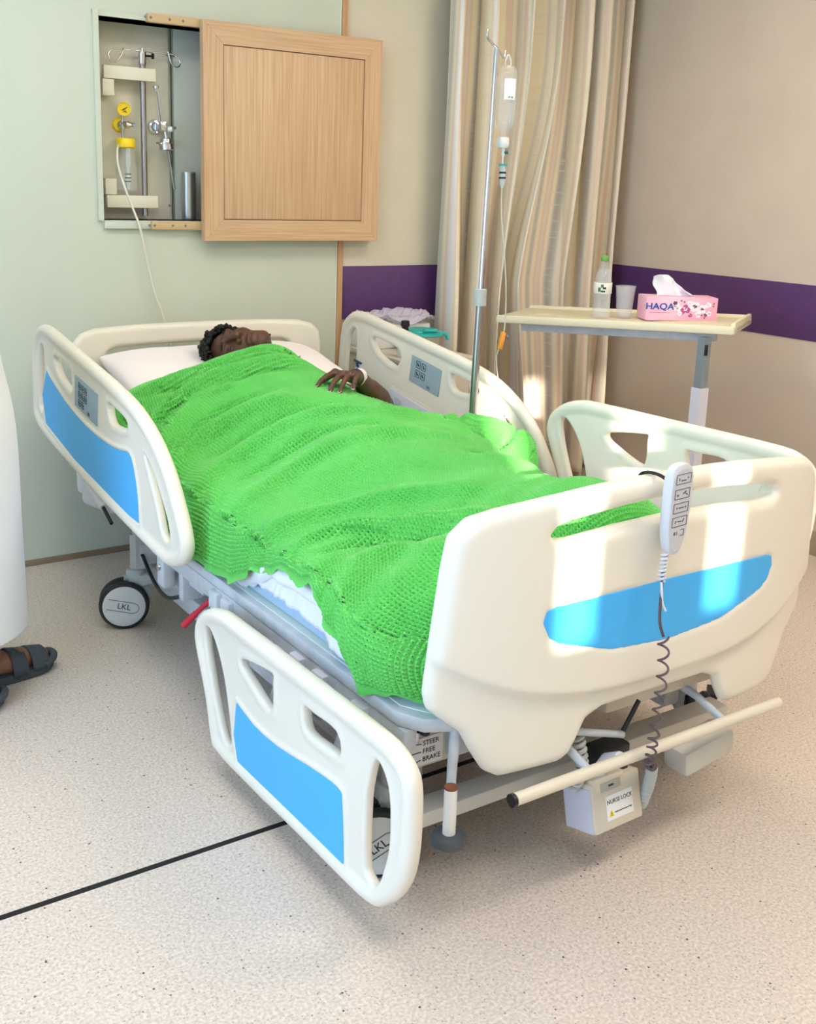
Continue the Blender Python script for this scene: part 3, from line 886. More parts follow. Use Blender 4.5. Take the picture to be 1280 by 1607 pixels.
# rail with black end caps under the foot board
bar = tube('accessory_bar', [(-.392, -2.462, .290), (.374, -2.462, .290)], .0125, mat('cream_tube', (222, 212, 192), .35), bed, 16)
for s in (-1, 1):
    ex = -.393 if s < 0 else .373
    tube('end_cap', [(ex, -2.462, .290), (ex+s*.008, -2.462, .290)], .0131 if s < 0 else .0120, BLACKP if s < 0 else mat('cream_tube'), bar, 16)
    tube('bar_bracket', [(s*.20, -2.462, .290), (s*.20, -2.38, .315), (s*.20, -2.24, .33)], .009, GREYM, bar, 10)
# corner bumper: roller disc under a white socket tube
for s in (-1,):
    bmpr = tube('bumper_arm', [(s*.452, -2.352, .410), (s*.470, -2.368, .34), (s*.484, -2.384, .255), (s*.492, -2.394, .23)], [.012, .010, .008, .008], GREYM, bed, 12)
    lathe('roller_disc', [(0, .222), (.030, .222), (.034, .217), (.034, .206), (.030, .202), (0, .202)], (s*.50, -2.405, 0), mat('bumper_grey', (72, 76, 82), .5), bmpr, None, 32)
    lathe('socket_tube', [(.0125, .222), (.0125, .318), (.0095, .318), (.0095, .29), (0, .29)], (s*.497, -2.402, 0),
          mat('chipped_white', (232, 230, 228), .45, noise=(60, (120, 70, 50), .66, .72)), bmpr, None, 24)
    lathe('rusty_rim', [(.0098, .319), (.0128, .319), (.0128, .315), (.0098, .315)], (s*.497, -2.402, 0),
          mat('rust', (120, 72, 52), .8), bmpr, None, 24)

# ---- castors
def castor(W, a, stem_off, lbl, brake=False, letters=True, rot=0.0):
    W = Vector(W); a = Vector(a).normalized(); b = Vector((0, 0, 1)).cross(a)
    stem = W + b*stem_off[0] - a*stem_off[1]
    geos = [lathe_geo([(0, .10), (.026, .10), (.029, .106), (.029, .178), (.024, .186), (.0, .186)], Matrix.Translation((stem.x, stem.y, 0)), 24)]
    # fork hood over the back of the wheel
    hood = []
    for k in range(9):
        an = RAD(-5+95*k/8)
        hood.append(W - a*.010 + b*(cos(an)*.080) + Vector((0, 0, 1))*(sin(an)*.080))
    geos.append(tube_geo([h - a*.004 for h in hood], .012, 10))
    c_ = multi('castor', geos, mat('castor_grey', (196, 204, 208), .4), bed)
    c_['label'] = lbl
    Q = a.to_track_quat('Z', 'Y').to_matrix().to_4x4()
    for o_ in (.020, -.020):
        M = Matrix.Translation(W + a*o_) @ Q
        V, F = lathe_geo([(.058, -.013), (.073, -.012), (.078, -.006), (.078, .006), (.073, .012), (.064, .0135), (.058, .013)], M, 40)
        obj('tyre', V, F, RUBBER, c_)
    M = Matrix.Translation(W + a*.020) @ Q
    V, F = lathe_geo([(0, .0165), (.045, .0165), (.062, .0155), (.0675, .0125), (.0675, -.01), (0, -.01)], M, 40)
    obj('wheel_cover', V, F, mat('castor_cover', (214, 222, 226), .4), c_)
    V, F = lathe_geo([(0, .01), (.066, .01), (.066, -.0125), (0, -.014)], Matrix.Translation(W - a*.020) @ Q, 32)
    obj('wheel_cover', V, F, mat('castor_cover'), c_)
    # lozenge with the maker's letters
    fm = frame(W + a*.037, b, (0, 0, 1)) @ Matrix.Rotation(rot, 4, 'Z')
    loz = [(-.052, .017), (.030, .017), (.042, .012), (.047, 0), (.042, -.012), (.030, -.017), (-.052, -.017)]
    V, F = tube_geo([fm @ Vector((x, y, 0)) for x, y in loz], .0012, 6)
    obj('emblem_outline', V, F, GREYD, c_)
    text('emblem_letters', 'LKL', .026, fm @ Matrix.Translation((0, 0, .0)), INK, c_)
    if brake:
        prism_pts = [(-.018, .02), (.02, .03), (.03, .0), (.015, -.028), (-.006, -.03), (-.016, -.01)]
        bm = bmesh.new()
        fb2 = frame(W + a*.040 + b*.045 + Vector((0, 0, .045)), b, (0, 0, 1))
        vv = [bm.verts.new(fb2 @ Vector((x, y, z))) for z in (-.012, .012) for x, y in prism_pts]
        n = 6
        bm.faces.new(vv[:n][::-1]); bm.faces.new(vv[n:])
        for i in range(n): bm.faces.new((vv[i], vv[(i+1) % n], vv[n+(i+1) % n], vv[n+i]))
        from_bm('brake_tab', bm, BLACKP, c_)
    tube('stem', [(stem.x, stem.y, .18), (stem.x, stem.y, .30)], .016, GREYM, c_, 14)
    return c_
castor((-.512, -.690, .078), (-.36, -.93, 0), (.036, .022), 'near head castor with grey cover', rot=-.22)
castor((-.497, -2.165, .078), (-.50, -.87, 0), (.02, .03), 'near foot castor behind the lowered rail', True, rot=.65)
castor((.50, -.70, .078), (.8, -.6, 0), (.036, .022), 'far head castor')
castor((.48, -2.16, .078), (.7, -.7, 0), (.02, .03), 'far foot castor', True)
# post above the near head castor and its cable
for s in (-1, 1):
    tube('leg_post', [(s*.465, -.70, .19), (s*.465, -.70, .40)], .02, GREYM, bed, 4)
tube('power_cable', crom([(-.46, -.72, .24), (-.47, -.85, .19), (-.49, -1.0, .20), (-.50, -1.15, .26)], 6), .006, BLACKP, bed, 8)
strap = tube('red_strap', crom([(-.49, -1.37, .345), (-.525, -1.34, .30), (-.545, -1.31, .262), (-.56, -1.29, .235)], 6), [.007]*10+[.009]*9, RED, bed, 8)
strap['label'] = 'red fabric strap'
tube('strap_loop', crom([(-.495, -1.38, .34), (-.51, -1.42, .30), (-.525, -1.40, .275), (-.535, -1.36, .285)], 6), .0025, WHITEP, bed, 6)

# ---- control box under the foot board with its printed label
BX = mat('box_beige', (214, 205, 188), .5)
bm = bmesh.new()
BR = rx(-14) @ rz(2)
bc = Vector((-.075, -2.385, .155))
bm_box(bm, bc, (.142, .085, .105), BR, .006)
nb = from_bm('control_box', bm, BX, bed)
nb['label'] = 'beige control box with NURSE LOCK sticker'
BM = Matrix.Translation(bc) @ BR.to_4x4()
def on_box(name, c, s, m, par=nb, bev=.001):
    bm = bmesh.new(); bm_box(bm, c, s, None, bev)
    bmesh.ops.transform(bm, matrix=BM, verts=bm.verts)
    return from_bm(name, bm, m, par)
on_box('side_plate', (-.0725, .002, -.004), (.004, .078, .092), mat('box_lilac', (206, 206, 220), .45))
on_box('switch_bridge', (-.02, -.028, .054), (.09, .028, .014), BX)
on_box('switch_slot', (-.018, -.0425, .040), (.058, .004, .018), mat('slot_grey', (176, 174, 170), .5))
on_box('switch_icon', (-.018, -.0448, .041), (.014, .0008, .004), INK, bev=0)
st = on_box('sticker', (.004, -.0430, -.006), (.078, .0012, .052), mat('paper_white', (246, 246, 244), .6), bev=.0003)
FM = BM @ frame((.004, -.0438, -.006), (1, 0, 0), (0, 0, 1))
text('lettering', 'NURSE LOCK', .0125, FM @ Matrix.Translation((0, .012, 0)), INK, st)
text('small_lettering', 'Authorized Personnel Only', .0046, FM @ Matrix.Translation((.008, -.012, 0)), INK, st)
bm = bmesh.new()
tri = [bm.verts.new(FM @ Vector((x, y, z))) for z in (0, .0006) for x, y in ((-.034, -.018), (-.020, -.018), (-.027, -.005))]
bm.faces.new(tri[:3][::-1]); bm.faces.new(tri[3:])
for i in range(3): bm.faces.new((tri[i], tri[(i+1) % 3], tri[3+(i+1) % 3], tri[3+i]))
from_bm('warning_triangle', bm, YELLOW, st, False)
text('warning_mark', '!', .011, FM @ Matrix.Translation((-.027, -.0135, .0008)), INK, st)
tube('box_hanger', [(-.11, -2.38, .20), (-.11, -2.42, .27), (-.11, -2.455, .29)], .014, LILAC, nb, 10)
box('box_mount', (-.06, -2.37, .235), (.09, .05, .07), BLACKP, nb, .006)
def coil(name, path, R, r, turns, m, parent, seg=6, per=14):
    P = crom(path, 12)
    P = [Vector(p) for p in P]
    L = [0]
    for i in range(1, len(P)): L.append(L[-1]+(P[i]-P[i-1]).length)
    out = []
    N = turns*per
    for k in range(N+1):
        s = L[-1]*k/N
        i = max(j for j in range(len(L)) if L[j] <= s+1e-9); i = min(i, len(P)-2)
        t = (s-L[i])/max(L[i+1]-L[i], 1e-9)
        c = P[i].lerp(P[i+1], t); T = (P[i+1]-P[i]).normalized()
        u = T.cross(Vector((.8, .6, 0))).normalized(); v = T.cross(u)
        an = 2*pi*k/per
        Rr = R[0]+(R[1]-R[0])*k/N if hasattr(R, '__len__') else R
        out.append(c+(u*cos(an)+v*sin(an))*Rr)
    return tube(name, out, r, m, parent, seg)
HOSE = mat('grey_hose', (186, 188, 182), .5)
coil('cable_conduit', [(.010, -2.415, .125), (.008, -2.43, .17), (-.006, -2.448, .215), (-.022, -2.462, .252)], .0085, .0046, 16, HOSE, nb)
coil('cable_conduit', [(-.158, -2.38, .20), (-.16, -2.40, .26), (-.165, -2.38, .34), (-.15, -2.33, .38)], .009, .005, 16, HOSE, nb)
# gearing seen through the foot board cut-out
box('drive_housing', (.12, -2.30, .36), (.34, .10, .08), BX, bed, .01)
lathe('housing_bolt', [(0, .006), (.009, .006), (.01, 0)], (.115, -2.351, .365), BLACKP, bed, (0, -1, 0), 12)
tube('tie_rod', [(-.19, -2.40, .345), (-.05, -2.40, .30)], .008, GREYM, bed, 8)
tube('tie_rod', [(-.02, -2.41, .375), (-.06, -2.41, .315)], .005, BLACKP, bed, 8)
box('foot_pedal', (.20, -2.40, .20), (.16, .07, .06), mat('beige_grey_paint'), bed, .012, ry(-8))

# ================================================================== mattress, sheet, pillow
def loft(name, stations, n_along, m, parent=None, closed=True, caps=True, per=4):
    """stations: list of lists of (x,y,z) with equal counts, smoothed both ways"""
    S = [crom(s, per, closed) for s in stations]
    k = len(S[0])
    cols = [crom([s[i] for s in S], n_along) for i in range(k)]
    n = len(cols[0])
    V = np.array([[cols[i][j] for i in range(k)] for j in range(n)])
    return V
def grid_faces(n, k, closed):
    F = []
    kk = k if closed else k-1
    for j in range(n-1):
        for i in range(kk):
            F.append((j*k+i, j*k+(i+1) % k, (j+1)*k+(i+1) % k, (j+1)*k+i))
    return F
def bot(y): return zm(y)-0.145
st = []
for y in (-.255, -.262, -.30, -.5, -.75, -.92, -1.05, -1.25, -1.6, -2.0, -2.2, -2.262, -2.27):
    e = 0.03 if y in (-.255, -2.27) else (0.008 if y in (-.262, -2.262) else 0)
    a, b = bot(y)+e, zm(y)-e
    w = .492-e
    st.append([(-w, y, a+.02), (-w, y, b-.03), (-w+.03, y, b), (-.2, y, b), (.2, y, b), (w-.03, y, b), (w, y, b-.03), (w, y, a+.02), (w-.02, y, a), (0, y, a), (-w+.02, y, a)])
V = loft('m', st, 4, None)
n, k = V.shape[:2]
F = grid_faces(n, k, True)+[tuple(range(k)), tuple((n-1)*k+i for i in range(k))[::-1]]
mattress = obj('mattress', V.reshape(-1, 3), F, MATT, None, True, 60)
tag(mattress, 'white mattress tinted with bluish daylight, lying on the bed deck', 'mattress')

rng = np.random.RandomState(3)
def smooth_noise(n, f, seed):
    r = np.random.RandomState(seed)
    t = np.linspace(0, 1, n)
    return sum(r.uniform(-1, 1)*np.sin(2*pi*t*f*(0.5+r.rand())+r.rand()*6.28) for _ in range(5))/2.2
# bed sheet: over the mattress, hanging crumpled down the near side
ny, nxx = 220, 120
ysh = np.linspace(-.60, -2.19, ny)
hem = np.interp(-ysh, [.6, 1.05, 1.3, 1.42, 1.5, 1.58, 1.7, 1.85, 2.0, 2.06, 2.12, 2.24], [.50, .47, .46, .455, .445, .455, .475, .472, .462, .44, .432, .44])
hem += .004*smooth_noise(ny, 16, 5)
SV = np.zeros((ny, nxx, 3))
for j, y in enumerate(ysh):
    top = zm(y)+.007
    path = np.array([(-.522, hem[j]), (-.512, hem[j]*.5+top*.5-.01), (-.500, top-.025), (-.468, top+.002), (-.25, top), (.25, top), (.468, top+.002), (.500, top-.02), (.506, top-.05)])
    d = np.r_[0, np.cumsum(np.linalg.norm(np.diff(path, axis=0), axis=1))]
    t = np.linspace(0, d[-1], nxx)
    SV[j, :, 0] = np.interp(t, d, path[:, 0]); SV[j, :, 1] = y; SV[j, :, 2] = np.interp(t, d, path[:, 1])
wr = np.exp(-np.arange(nxx)/14.0)
rip = .006*smooth_noise(ny, 20, 8)+.004*smooth_noise(ny, 40, 9)
bunch = np.exp(-((ysh+2.035)/.04)**2)
SV[:, :, 0] -= (np.abs(rip)[:, None]+.018*bunch[:, None])*wr[None, :]
SV[:, :, 2] += (.004*smooth_noise(ny, 22, 2)[:, None]+.012*bunch[:, None])*wr[None, :]
SV[:, :, 2] += (.003*np.sin(SV[:, :, 0]*31+SV[:, :, 1]*17)*np.sin(SV[:, :, 1]*23)).clip(0)*(1-wr)
sheet = obj('bed_sheet', SV.reshape(-1, 3), grid_faces(ny, nxx, False), SHEET, None, True, 0)
md = sheet.modifiers.new('thick', 'SOLIDIFY'); md.thickness = .002
tag(sheet, 'white cotton sheet crumpled over the near edge of the mattress', 'sheet')
# loose folded strip of the sheet pulled out from under the blanket
fold = []
for (y, x, z, w) in ((-1.36, -.498, .50, .02), (-1.43, -.500, .475, .03), (-1.50, -.503, .450, .030), (-1.57, -.508, .460, .03), (-1.64, -.514, .490, .028),
                     (-1.74, -.524, .532, .024), (-1.86, -.520, .535, .020), (-1.98, -.518, .53, .016), (-2.02, -.515, .53, .01)):
    fold.append([(x, y, z-w), (x-.012, y, z-w*.6), (x-.016, y, z), (x-.010, y, z+w*.8), (x+.012, y, z+w), (x+.016, y, z)])
V = loft('f', fold, 6, None)
n, k = V.shape[:2]
V[:, :, 0] += .004*smooth_noise(n, 9, 31)[:, None]
V[:, :, 2] += .006*smooth_noise(n, 7, 32)[:, None]
obj('sheet_fold', V.reshape(-1, 3), grid_faces(n, k, True)+[tuple(range(k)), tuple((n-1)*k+i for i in range(k))[::-1]], SHEET, sheet, True, 0)

def pillow_sd(X, Y, Z):
    c = (0, -.385, .742); a = RAD(11)
    y = (Y-c[1])*cos(a)+(Z-c[2])*sin(a); z = -(Y-c[1])*sin(a)+(Z-c[2])*cos(a)
    x = X-c[0]
    u, v = np.abs(x)/.405, np.abs(y)/.215
    prof = np.clip(1-u**3.2, 0, 1)**.5*np.clip(1-v**2.6, 0, 1)**.55
    dent = .030*np.exp(-((x/.13)**2+((y+.01)/.13)**2))
    h = .066*prof
    side = (np.maximum(u, v)-1)*.2
    top = np.abs(z+dent*.5)-(h-dent*.5)-.004 + .003*np.sin(x*24+y*31)*prof
    return np.maximum(top, side)
V, F = sdf((-.43, -.63, .60), (.43, -.16, .87), .0075, pillow_sd, 4)
pil = mesh_np('pillow', V, F, PILLOW)
tag(pil, 'pinkish white pillow under the lying person\'s head', 'pillow')

# ================================================================== the person in the bed
person = thing('person', (0, -1.2, .60), 'person lying on their back in the bed under the green blanket, hand resting on top', 'person')
HC = Vector((.004, -.462, .822))           # middle of the head
cr_ = Vector((-.70, .68, -.10)).normalized()           # towards the crown
fwd = Vector((-.54, -.58, .66)); fwd = (fwd - cr_*fwd.dot(cr_)).normalized()   # where the face looks
rgt = fwd.cross(cr_).normalized()
HM = Matrix(((rgt.x, fwd.x, cr_.x, HC.x), (rgt.y, fwd.y, cr_.y, HC.y), (rgt.z, fwd.z, cr_.z, HC.z), (0, 0, 0, 1)))
HI = np.array(HM.inverted())
def head_fn(X, Y, Z):
    x = HI[0][0]*X+HI[0][1]*Y+HI[0][2]*Z+HI[0][3]
    y = HI[1][0]*X+HI[1][1]*Y+HI[1][2]*Z+HI[1][3]
    z = HI[2][0]*X+HI[2][1]*Y+HI[2][2]*Z+HI[2][3]
    ax = np.abs(x)
    f = ell_sd(x, y, z, (0, -.012, .022), (.074, .094, .088))
    f = smin(f, ell_sd(x, y, z, (0, .022, -.040), (.060, .066, .078)), .03)
    f = smin(f, caps_sd(ax, y, z, (.052, -.02, -.055), (.022, .055, -.098), .018, .02), .03)       # jaw
    f = smin(f, ell_sd(x, y, z, (0, .072, -.100), (.022, .020, .018)), .02)                         # chin
    f = smin(f, ell_sd(ax, y, z, (.040, .052, -.020), (.022, .018, .020)), .02)                     # cheek
    f = smin(f, caps_sd(ax, y, z, (.010, .083, .030), (.045, .066, .030), .010, .009), .012)        # brow
    f = smax(f, -ell_sd(ax, y, z, (.031, .092, .010), (.018, .016, .011)), .014)                    # eye socket
    f = smin(f, ell_sd(ax, y, z, (.031, .068, .009), (.014, .0125, .0115)), .003)                   # lid
    f = smin(f, caps_sd(x, y, z, (0, .082, .022), (0, .107, -.022), .009, .0135), .010)             # nose
    f = smin(f, ell_sd(ax, y, z, (.0135, .092, -.028), (.0095, .012, .0085)), .006)                 # wing
    f = smax(f, -ell_sd(ax, y, z, (.0085, .100, -.036), (.0040, .0075, .0040)), .003)               # nostril
    f = smin(f, ell_sd(x, y, z, (0, .083, -.060), (.027, .014, .009)), .008)
    f = smin(f, ell_sd(x, y, z, (0, .083, -.075), (.024, .014, .009)), .008)
    f = smax(f, -ell_sd(x, y, z, (0, .098, -.0675), (.026, .010, .0022)), .003)                     # mouth line
    f = smin(f, ell_sd(ax, y, z, (.076, -.012, -.012), (.011, .019, .032)), .008)                   # ear
    f = smax(f, -ell_sd(ax, y, z, (.090, -.008, -.010), (.010, .011, .020)), .006)
    nk = HM @ Vector((0, -.02, -.05))
    f = smin(f, caps_sd(X, Y, Z, nk, (.012, -.66, .745), .052, .055), .03)               # neck
    return f
V1, F1 = sdf((-.20, -.70, .68), (.17, -.31, .98), .0026, head_fn, 1)
# left arm: from the shoulder under the blanket to the elbow on the mattress and up to the hand on the belly
SHO = (.195, -.68, .712); ELB = (.350, -.835, .672); WRI = (.172, -.962, .806)
kn0 = Vector((.102, -1.012, .825))
fdir = Vector((-.80, -.58, -.13)).normalized()          # fingers point to the near side
side = Vector((-.55, .82, .08)); side = (side-fdir*side.dot(fdir)).normalized()    # towards the index finger
upn = fdir.cross(side)
if upn.z < 0: upn = -upn
FING = []
#            across, knuckle fwd, lengths, radius, bend, splay
for (ac, fo, Ls, r0, bd, sp) in ((.034, .004, (.042, .026, .020), .0095, 17, .36), (.011, .010, (.044, .029, .021), .0100, 18, .02),
                                 (-.012, .006, (.041, .027, .021), .0096, 19, -.05), (-.033, -.006, (.033, .020, .018), .0086, 19, -.22)):
    p = kn0 + side*ac + fdir*fo + upn*.002
    d0 = (fdir+side*sp).normalized()
    chain = [p]
    ang = RAD(4)
    for i, L in enumerate(Ls):
        d = d0*cos(ang)-upn*sin(ang)
        p = p+d*L
        chain.append(p)
        ang += RAD(bd)
    FING.append((chain, r0, d))
TH = [Vector(WRI)+side*.018+fdir*.012-upn*.004, kn0+side*.046-fdir*.018-upn*.006, kn0+side*.060+fdir*.014-upn*.014, kn0+side*.062+fdir*.036-upn*.018]
def hand_fn(X, Y, Z):
    f = caps_sd(X, Y, Z, ELB, WRI, .043, .0265)
    f = smin(f, caps_sd(X, Y, Z, (.31, -.865, .702), (.26, -.90, .735), .040, .034), .03)
    wr_ = Vector(WRI)
    for (chain, r0, d) in FING:
        f = smin(f, caps_sd(X, Y, Z, wr_*.75+chain[0]*.25-upn*.004, chain[0]-upn*.003, .0165, .0125), .012)
    g = None
    for (chain, r0, d) in FING:
        c = None
        for i in range(3):
            s = caps_sd(X, Y, Z, chain[i], chain[i+1], r0*(1-.09*i), r0*(1-.09*(i+1)))
            c = s if c is None else smin(c, s, .003)
        kb = np.sqrt((X-chain[0].x)**2+(Y-chain[0].y)**2+(Z-chain[0].z)**2)-r0*1.15     # knuckle
        c = smin(c, kb, .006)
        g = c if g is None else np.minimum(g, c)
    t = smin(caps_sd(X, Y, Z, TH[0], TH[1], .015, .0125), smin(caps_sd(X, Y, Z, TH[1], TH[2], .0118, .0108), caps_sd(X, Y, Z, TH[2], TH[3], .0105, .0088), .004), .006)
    f = smin(f, np.minimum(g, t), .007)
    return f
V2, F2 = sdf((-.06, -1.17, .60), (.42, -.76, .87), .0024, hand_fn, 1)
def torso_fn(X, Y, Z):
    f = ell_sd(X, Y, Z, (0, -.86, .700), (.175, .27, .090))
    f = smin(f, ell_sd(X, Y, Z, (0, -1.16, .660), (.16, .22, .080)), .05)
    ax = np.abs(X)
    f = smin(f, caps_sd(ax, Y, Z, (.08, -1.25, .655), (.085, -1.68, .645), .070, .052), .05)
    f = smin(f, caps_sd(ax, Y, Z, (.085, -1.68, .645), (.075, -2.06, .63), .05, .038), .03)
    f = smin(f, caps_sd(ax, Y, Z, (.065, -2.08, .635), (.05, -2.135, .715), .038, .024), .03)
    f = smin(f, caps_sd(X, Y, Z, (-.14, -.70, .712), (.17, -.70, .712), .055, .052), .05)
    f = smin(f, caps_sd(X, Y, Z, SHO, ELB, .05, .040), .03)
    f = smin(f, caps_sd(X, Y, Z, (-.19, -.72, .70), (-.27, -1.0, .645), .045, .036), .03)
    f = smin(f, caps_sd(X, Y, Z, (-.27, -1.0, .645), (-.22, -1.24, .64), .036, .028), .02)
    f = smin(f, caps_sd(X, Y, Z, (.004, -.56, .775), (0, -.70, .735), .05, .06), .03)
    return f
V3, F3 = sdf((-.36, -2.2, .57), (.50, -.52, .86), .0085, torso_fn, 2)
V = np.concatenate([V1, V2, V3]); F = np.concatenate([F1, F2+len(V1), F3+len(V1)+len(V2)])
body = mesh_np('body', V, F, SKIN, person)
body['label'] = 'dark brown skin'
for (chain, r0, d) in FING:
    p = chain[3]+upn*(r0*.66)+d*(r0*.42)
    nn = (upn+d*.75).normalized()
    Mx = frame(p, d.cross(nn), d)
    V_, F_ = [], []
    for i in range(12):
        a_ = 2*pi*i/12
        V_.append(Mx @ Vector((cos(a_)*r0*.66, sin(a_)*r0*.80, -.0008)))
    V_.append(Mx @ Vector((0, 0, .0016)))
    F_ = [(i, (i+1) % 12, 12) for i in range(12)]
    obj('fingernail', V_, F_, NAIL, body, True, 0)
# eyes under half-closed lids
EYE = mat('eye_dark', (34, 24, 22), .15)
for s in (-1, 1):
    c = HM @ Vector((s*.031, .0755, .0055))
    M = Matrix.Translation(c) @ HM.to_3x3().to_4x4()
    V_, F_ = lathe_geo([(0, .0062), (.0060, .0050), (.0085, 0), (.0060, -.0050), (0, -.0062)], M, 16)
    V_ = [M @ Vector((q.x*1.15, q.y*.62, q.z*.52)) for q in [M.inverted() @ v for v in V_]]
    obj('eye', V_, F_, EYE, body, True, 0)
# hair: short tight curls over the scalp, as many small locks in one mesh
def lumps(name, pts, rr, m, parent, sub=1):
    bm = bmesh.new()
    bmesh.ops.create_icosphere(bm, subdivisions=sub, radius=1.0)
    v0 = np.array([v.co for v in bm.verts]); f0 = np.array([[v.index for v in f.verts] for f in bm.faces])
    bm.free()
    Vs, Fs = [], []
    for i, (p, r) in enumerate(zip(pts, rr)):
        q = v0*np.array([1, .8, 1.25]) if i % 2 else v0*np.array([1.2, 1, .8])
        Vs.append(q*r+np.array(p)); Fs.append(f0+i*len(v0))
    return mesh_np(name, np.concatenate(Vs), np.concatenate(Fs), m, parent)
pts, rr = [], []
r_ = np.random.RandomState(4)
while len(pts) < 1700:
    d = r_.normal(size=3); d /= np.linalg.norm(d)
    x, y, z = d
    # scalp: crown, back and sides, above the forehead line
    if not (z > 0.26+0.50*max(y, 0)-0.5*max(-y, 0)*1.3 or (y < -.30 and z > -.55) or (abs(x) > .55 and y < .62 and z > -.12 and not (z < .12 and y > .25))): continue
    if y > .80: continue
    R = 1.04+ .20*r_.rand()**1.3+.05*sin(9*x+3)*sin(8*z)
    p = Vector((0+x*.078*R, -.012+y*.096*R, .026+z*.096*R))
    pts.append(HM @ p); rr.append(.005+.007*r_.rand())
lumps('hair', pts, rr, HAIR, body)
pts, rr = [], []
while len(pts) < 220:
    a_ = r_.uniform(-.7, .7)
    zz = r_.uniform(-.118, -.052)
    if abs(zz+.068) < .012 and abs(a_) < .55: continue
    x = a_*.05
    y = .078-.55*x*x/.05-max(0, -.09-zz)*.6
    pts.append(HM @ Vector((x, y, zz))); rr.append(.0026+.0014*r_.rand())
lumps('beard', pts, rr, HAIR, body)
for s in (-1, 1):
    tube('eyebrow', [HM @ Vector((s*q, y, z)) for q, y, z in ((.012, .089, .031), (.026, .087, .036), (.042, .075, .034))], [.0028, .0036, .002], HAIR, body, 8)
# cannula dressing and valve on the wrist
cann = thing('cannula', WRI, 'blue-winged cannula taped to the wrist of the resting hand', 'cannula')
wv = Vector(WRI)
V_, F_ = tube_geo([wv+fdir*.010+upn*.0, wv-fdir*.016-upn*.004], .0285, 20, caps=False)
obj('dressing', V_, F_, mat('tape', (236, 230, 236), .6), cann, True, 0)
tube('catheter', [wv+upn*.030+fdir*.006, wv+upn*.036-fdir*.02], [.003, .0045], mat('cannula_blue', (120, 150, 210), .4), cann, 10)
tube('port', [wv+upn*.030, wv+upn*.050+side*.003], [.005, .004], INK, cann, 10)
tube('wing', [wv+upn*.047-side*.014+fdir*.006, wv+upn*.053+side*.014-fdir*.004], [.004, .0035], INK, cann, 8)

# ================================================================== the green cellular blanket
ST = [  # y, then (x, z) from the near hem over the body to the far hem
 (-.550, [(-.50, .615), (-.475, .69), (-.405, .746), (-.23, .797), (0.0, .849), (.095, .842), (.180, .782), (.235, .750), (.265, .735)]),
 (-.66, [(-.51, .56), (-.49, .665), (-.405, .732), (-.22, .800), (0.0, .852), (.13, .815), (.215, .762), (.265, .735), (.295, .715)]),
 (-.80, [(-.530, .49), (-.510, .63), (-.395, .710), (-.20, .795), (0, .832), (.15, .792), (.235, .735), (.295, .690), (.325, .662)]),
 (-.97, [(-.542, .44), (-.520, .605), (-.38, .690), (-.18, .775), (0, .803), (.15, .768), (.25, .705), (.34, .650), (.395, .622)]),
 (-1.15, [(-.548, .415), (-.522, .60), (-.36, .672), (-.17, .755), (0, .782), (.16, .750), (.30, .685), (.405, .640), (.46, .612)]),
 (-1.35, [(-.550, .437), (-.522, .60), (-.34, .665), (-.16, .742), (0, .766), (.17, .742), (.31, .700), (.43, .670), (.485, .607)]),
 (-1.50, [(-.550, .440), (-.520, .60), (-.33, .660), (-.15, .735), (0, .757), (.16, .735), (.295, .695), (.405, .672), (.462, .607)]),
 (-1.62, [(-.545, .478), (-.516, .60), (-.32, .655), (-.15, .728), (0, .75), (.15, .728), (.25, .680), (.33, .640), (.385, .606)]),
 (-1.78, [(-.540, .545), (-.510, .603), (-.32, .652), (-.15, .720), (0, .742), (.14, .715), (.235, .660), (.30, .628), (.355, .600)]),
 (-1.95, [(-.545, .570), (-.515, .620), (-.32, .660), (-.16, .728), (-.02, .752), (.12, .722), (.22, .660), (.30, .625), (.365, .600)]),
 (-2.07, [(-.560, .510), (-.540, .612), (-.35, .672), (-.18, .735), (-.03, .768), (.10, .742), (.19, .680), (.26, .632), (.32, .600)]),
 (-2.17, [(-.552, .442), (-.572, .575), (-.40, .680), (-.2, .742), (-.04, .792), (.09, .775), (.165, .710), (.215, .645), (.26, .604)]),
 (-2.27, [(-.520, .440), (-.550, .550), (-.42, .648), (-.2, .722), (-.05, .788), (.08, .772), (.14, .702), (.175, .640), (.205, .600)]),
 (-2.345, [(-.455, .440), (-.480, .53), (-.40, .605), (-.2, .665), (-.05, .730), (.07, .722), (.12, .665), (.15, .622), (.17, .590)]),
 (-2.372, [(-.40, .440), (-.42, .50), (-.37, .56), (-.2, .60), (-.05, .655), (.06, .650), (.10, .615), (.125, .59), (.145, .575)])]
NS, NT = 150, 150
sec = []
for y, p in ST:
    c = np.array(crom(p, 14))
    d = np.r_[0, np.cumsum(np.linalg.norm(np.diff(c, axis=0), axis=1))]
    t = np.linspace(0, d[-1], NT)
    sec.append(np.stack([np.interp(t, d, c[:, 0]), np.full(NT, y), np.interp(t, d, c[:, 1])], 1))
sec = np.array(sec)
P = np.array([crom(list(sec[:, i]), 16) for i in range(NT)]).transpose(1, 0, 2)
# even spacing along the length
ln = np.r_[0, np.cumsum(np.linalg.norm(np.diff(P[:, NT//2], axis=0), axis=1))]
tt = np.linspace(0, ln[-1], NS)
B = np.zeros((NS, NT, 3))
for i in range(NT):
    for a in range(3):
        B[:, i, a] = np.interp(tt, ln, P[:, i, a])
def normals(B):
    du = np.gradient(B, axis=0); dv = np.gradient(B, axis=1)
    n = np.cross(dv, du); n /= np.linalg.norm(n, axis=2, keepdims=True)+1e-9
    return np.where((n[:, :, 2:] < -0.6), -n, n)
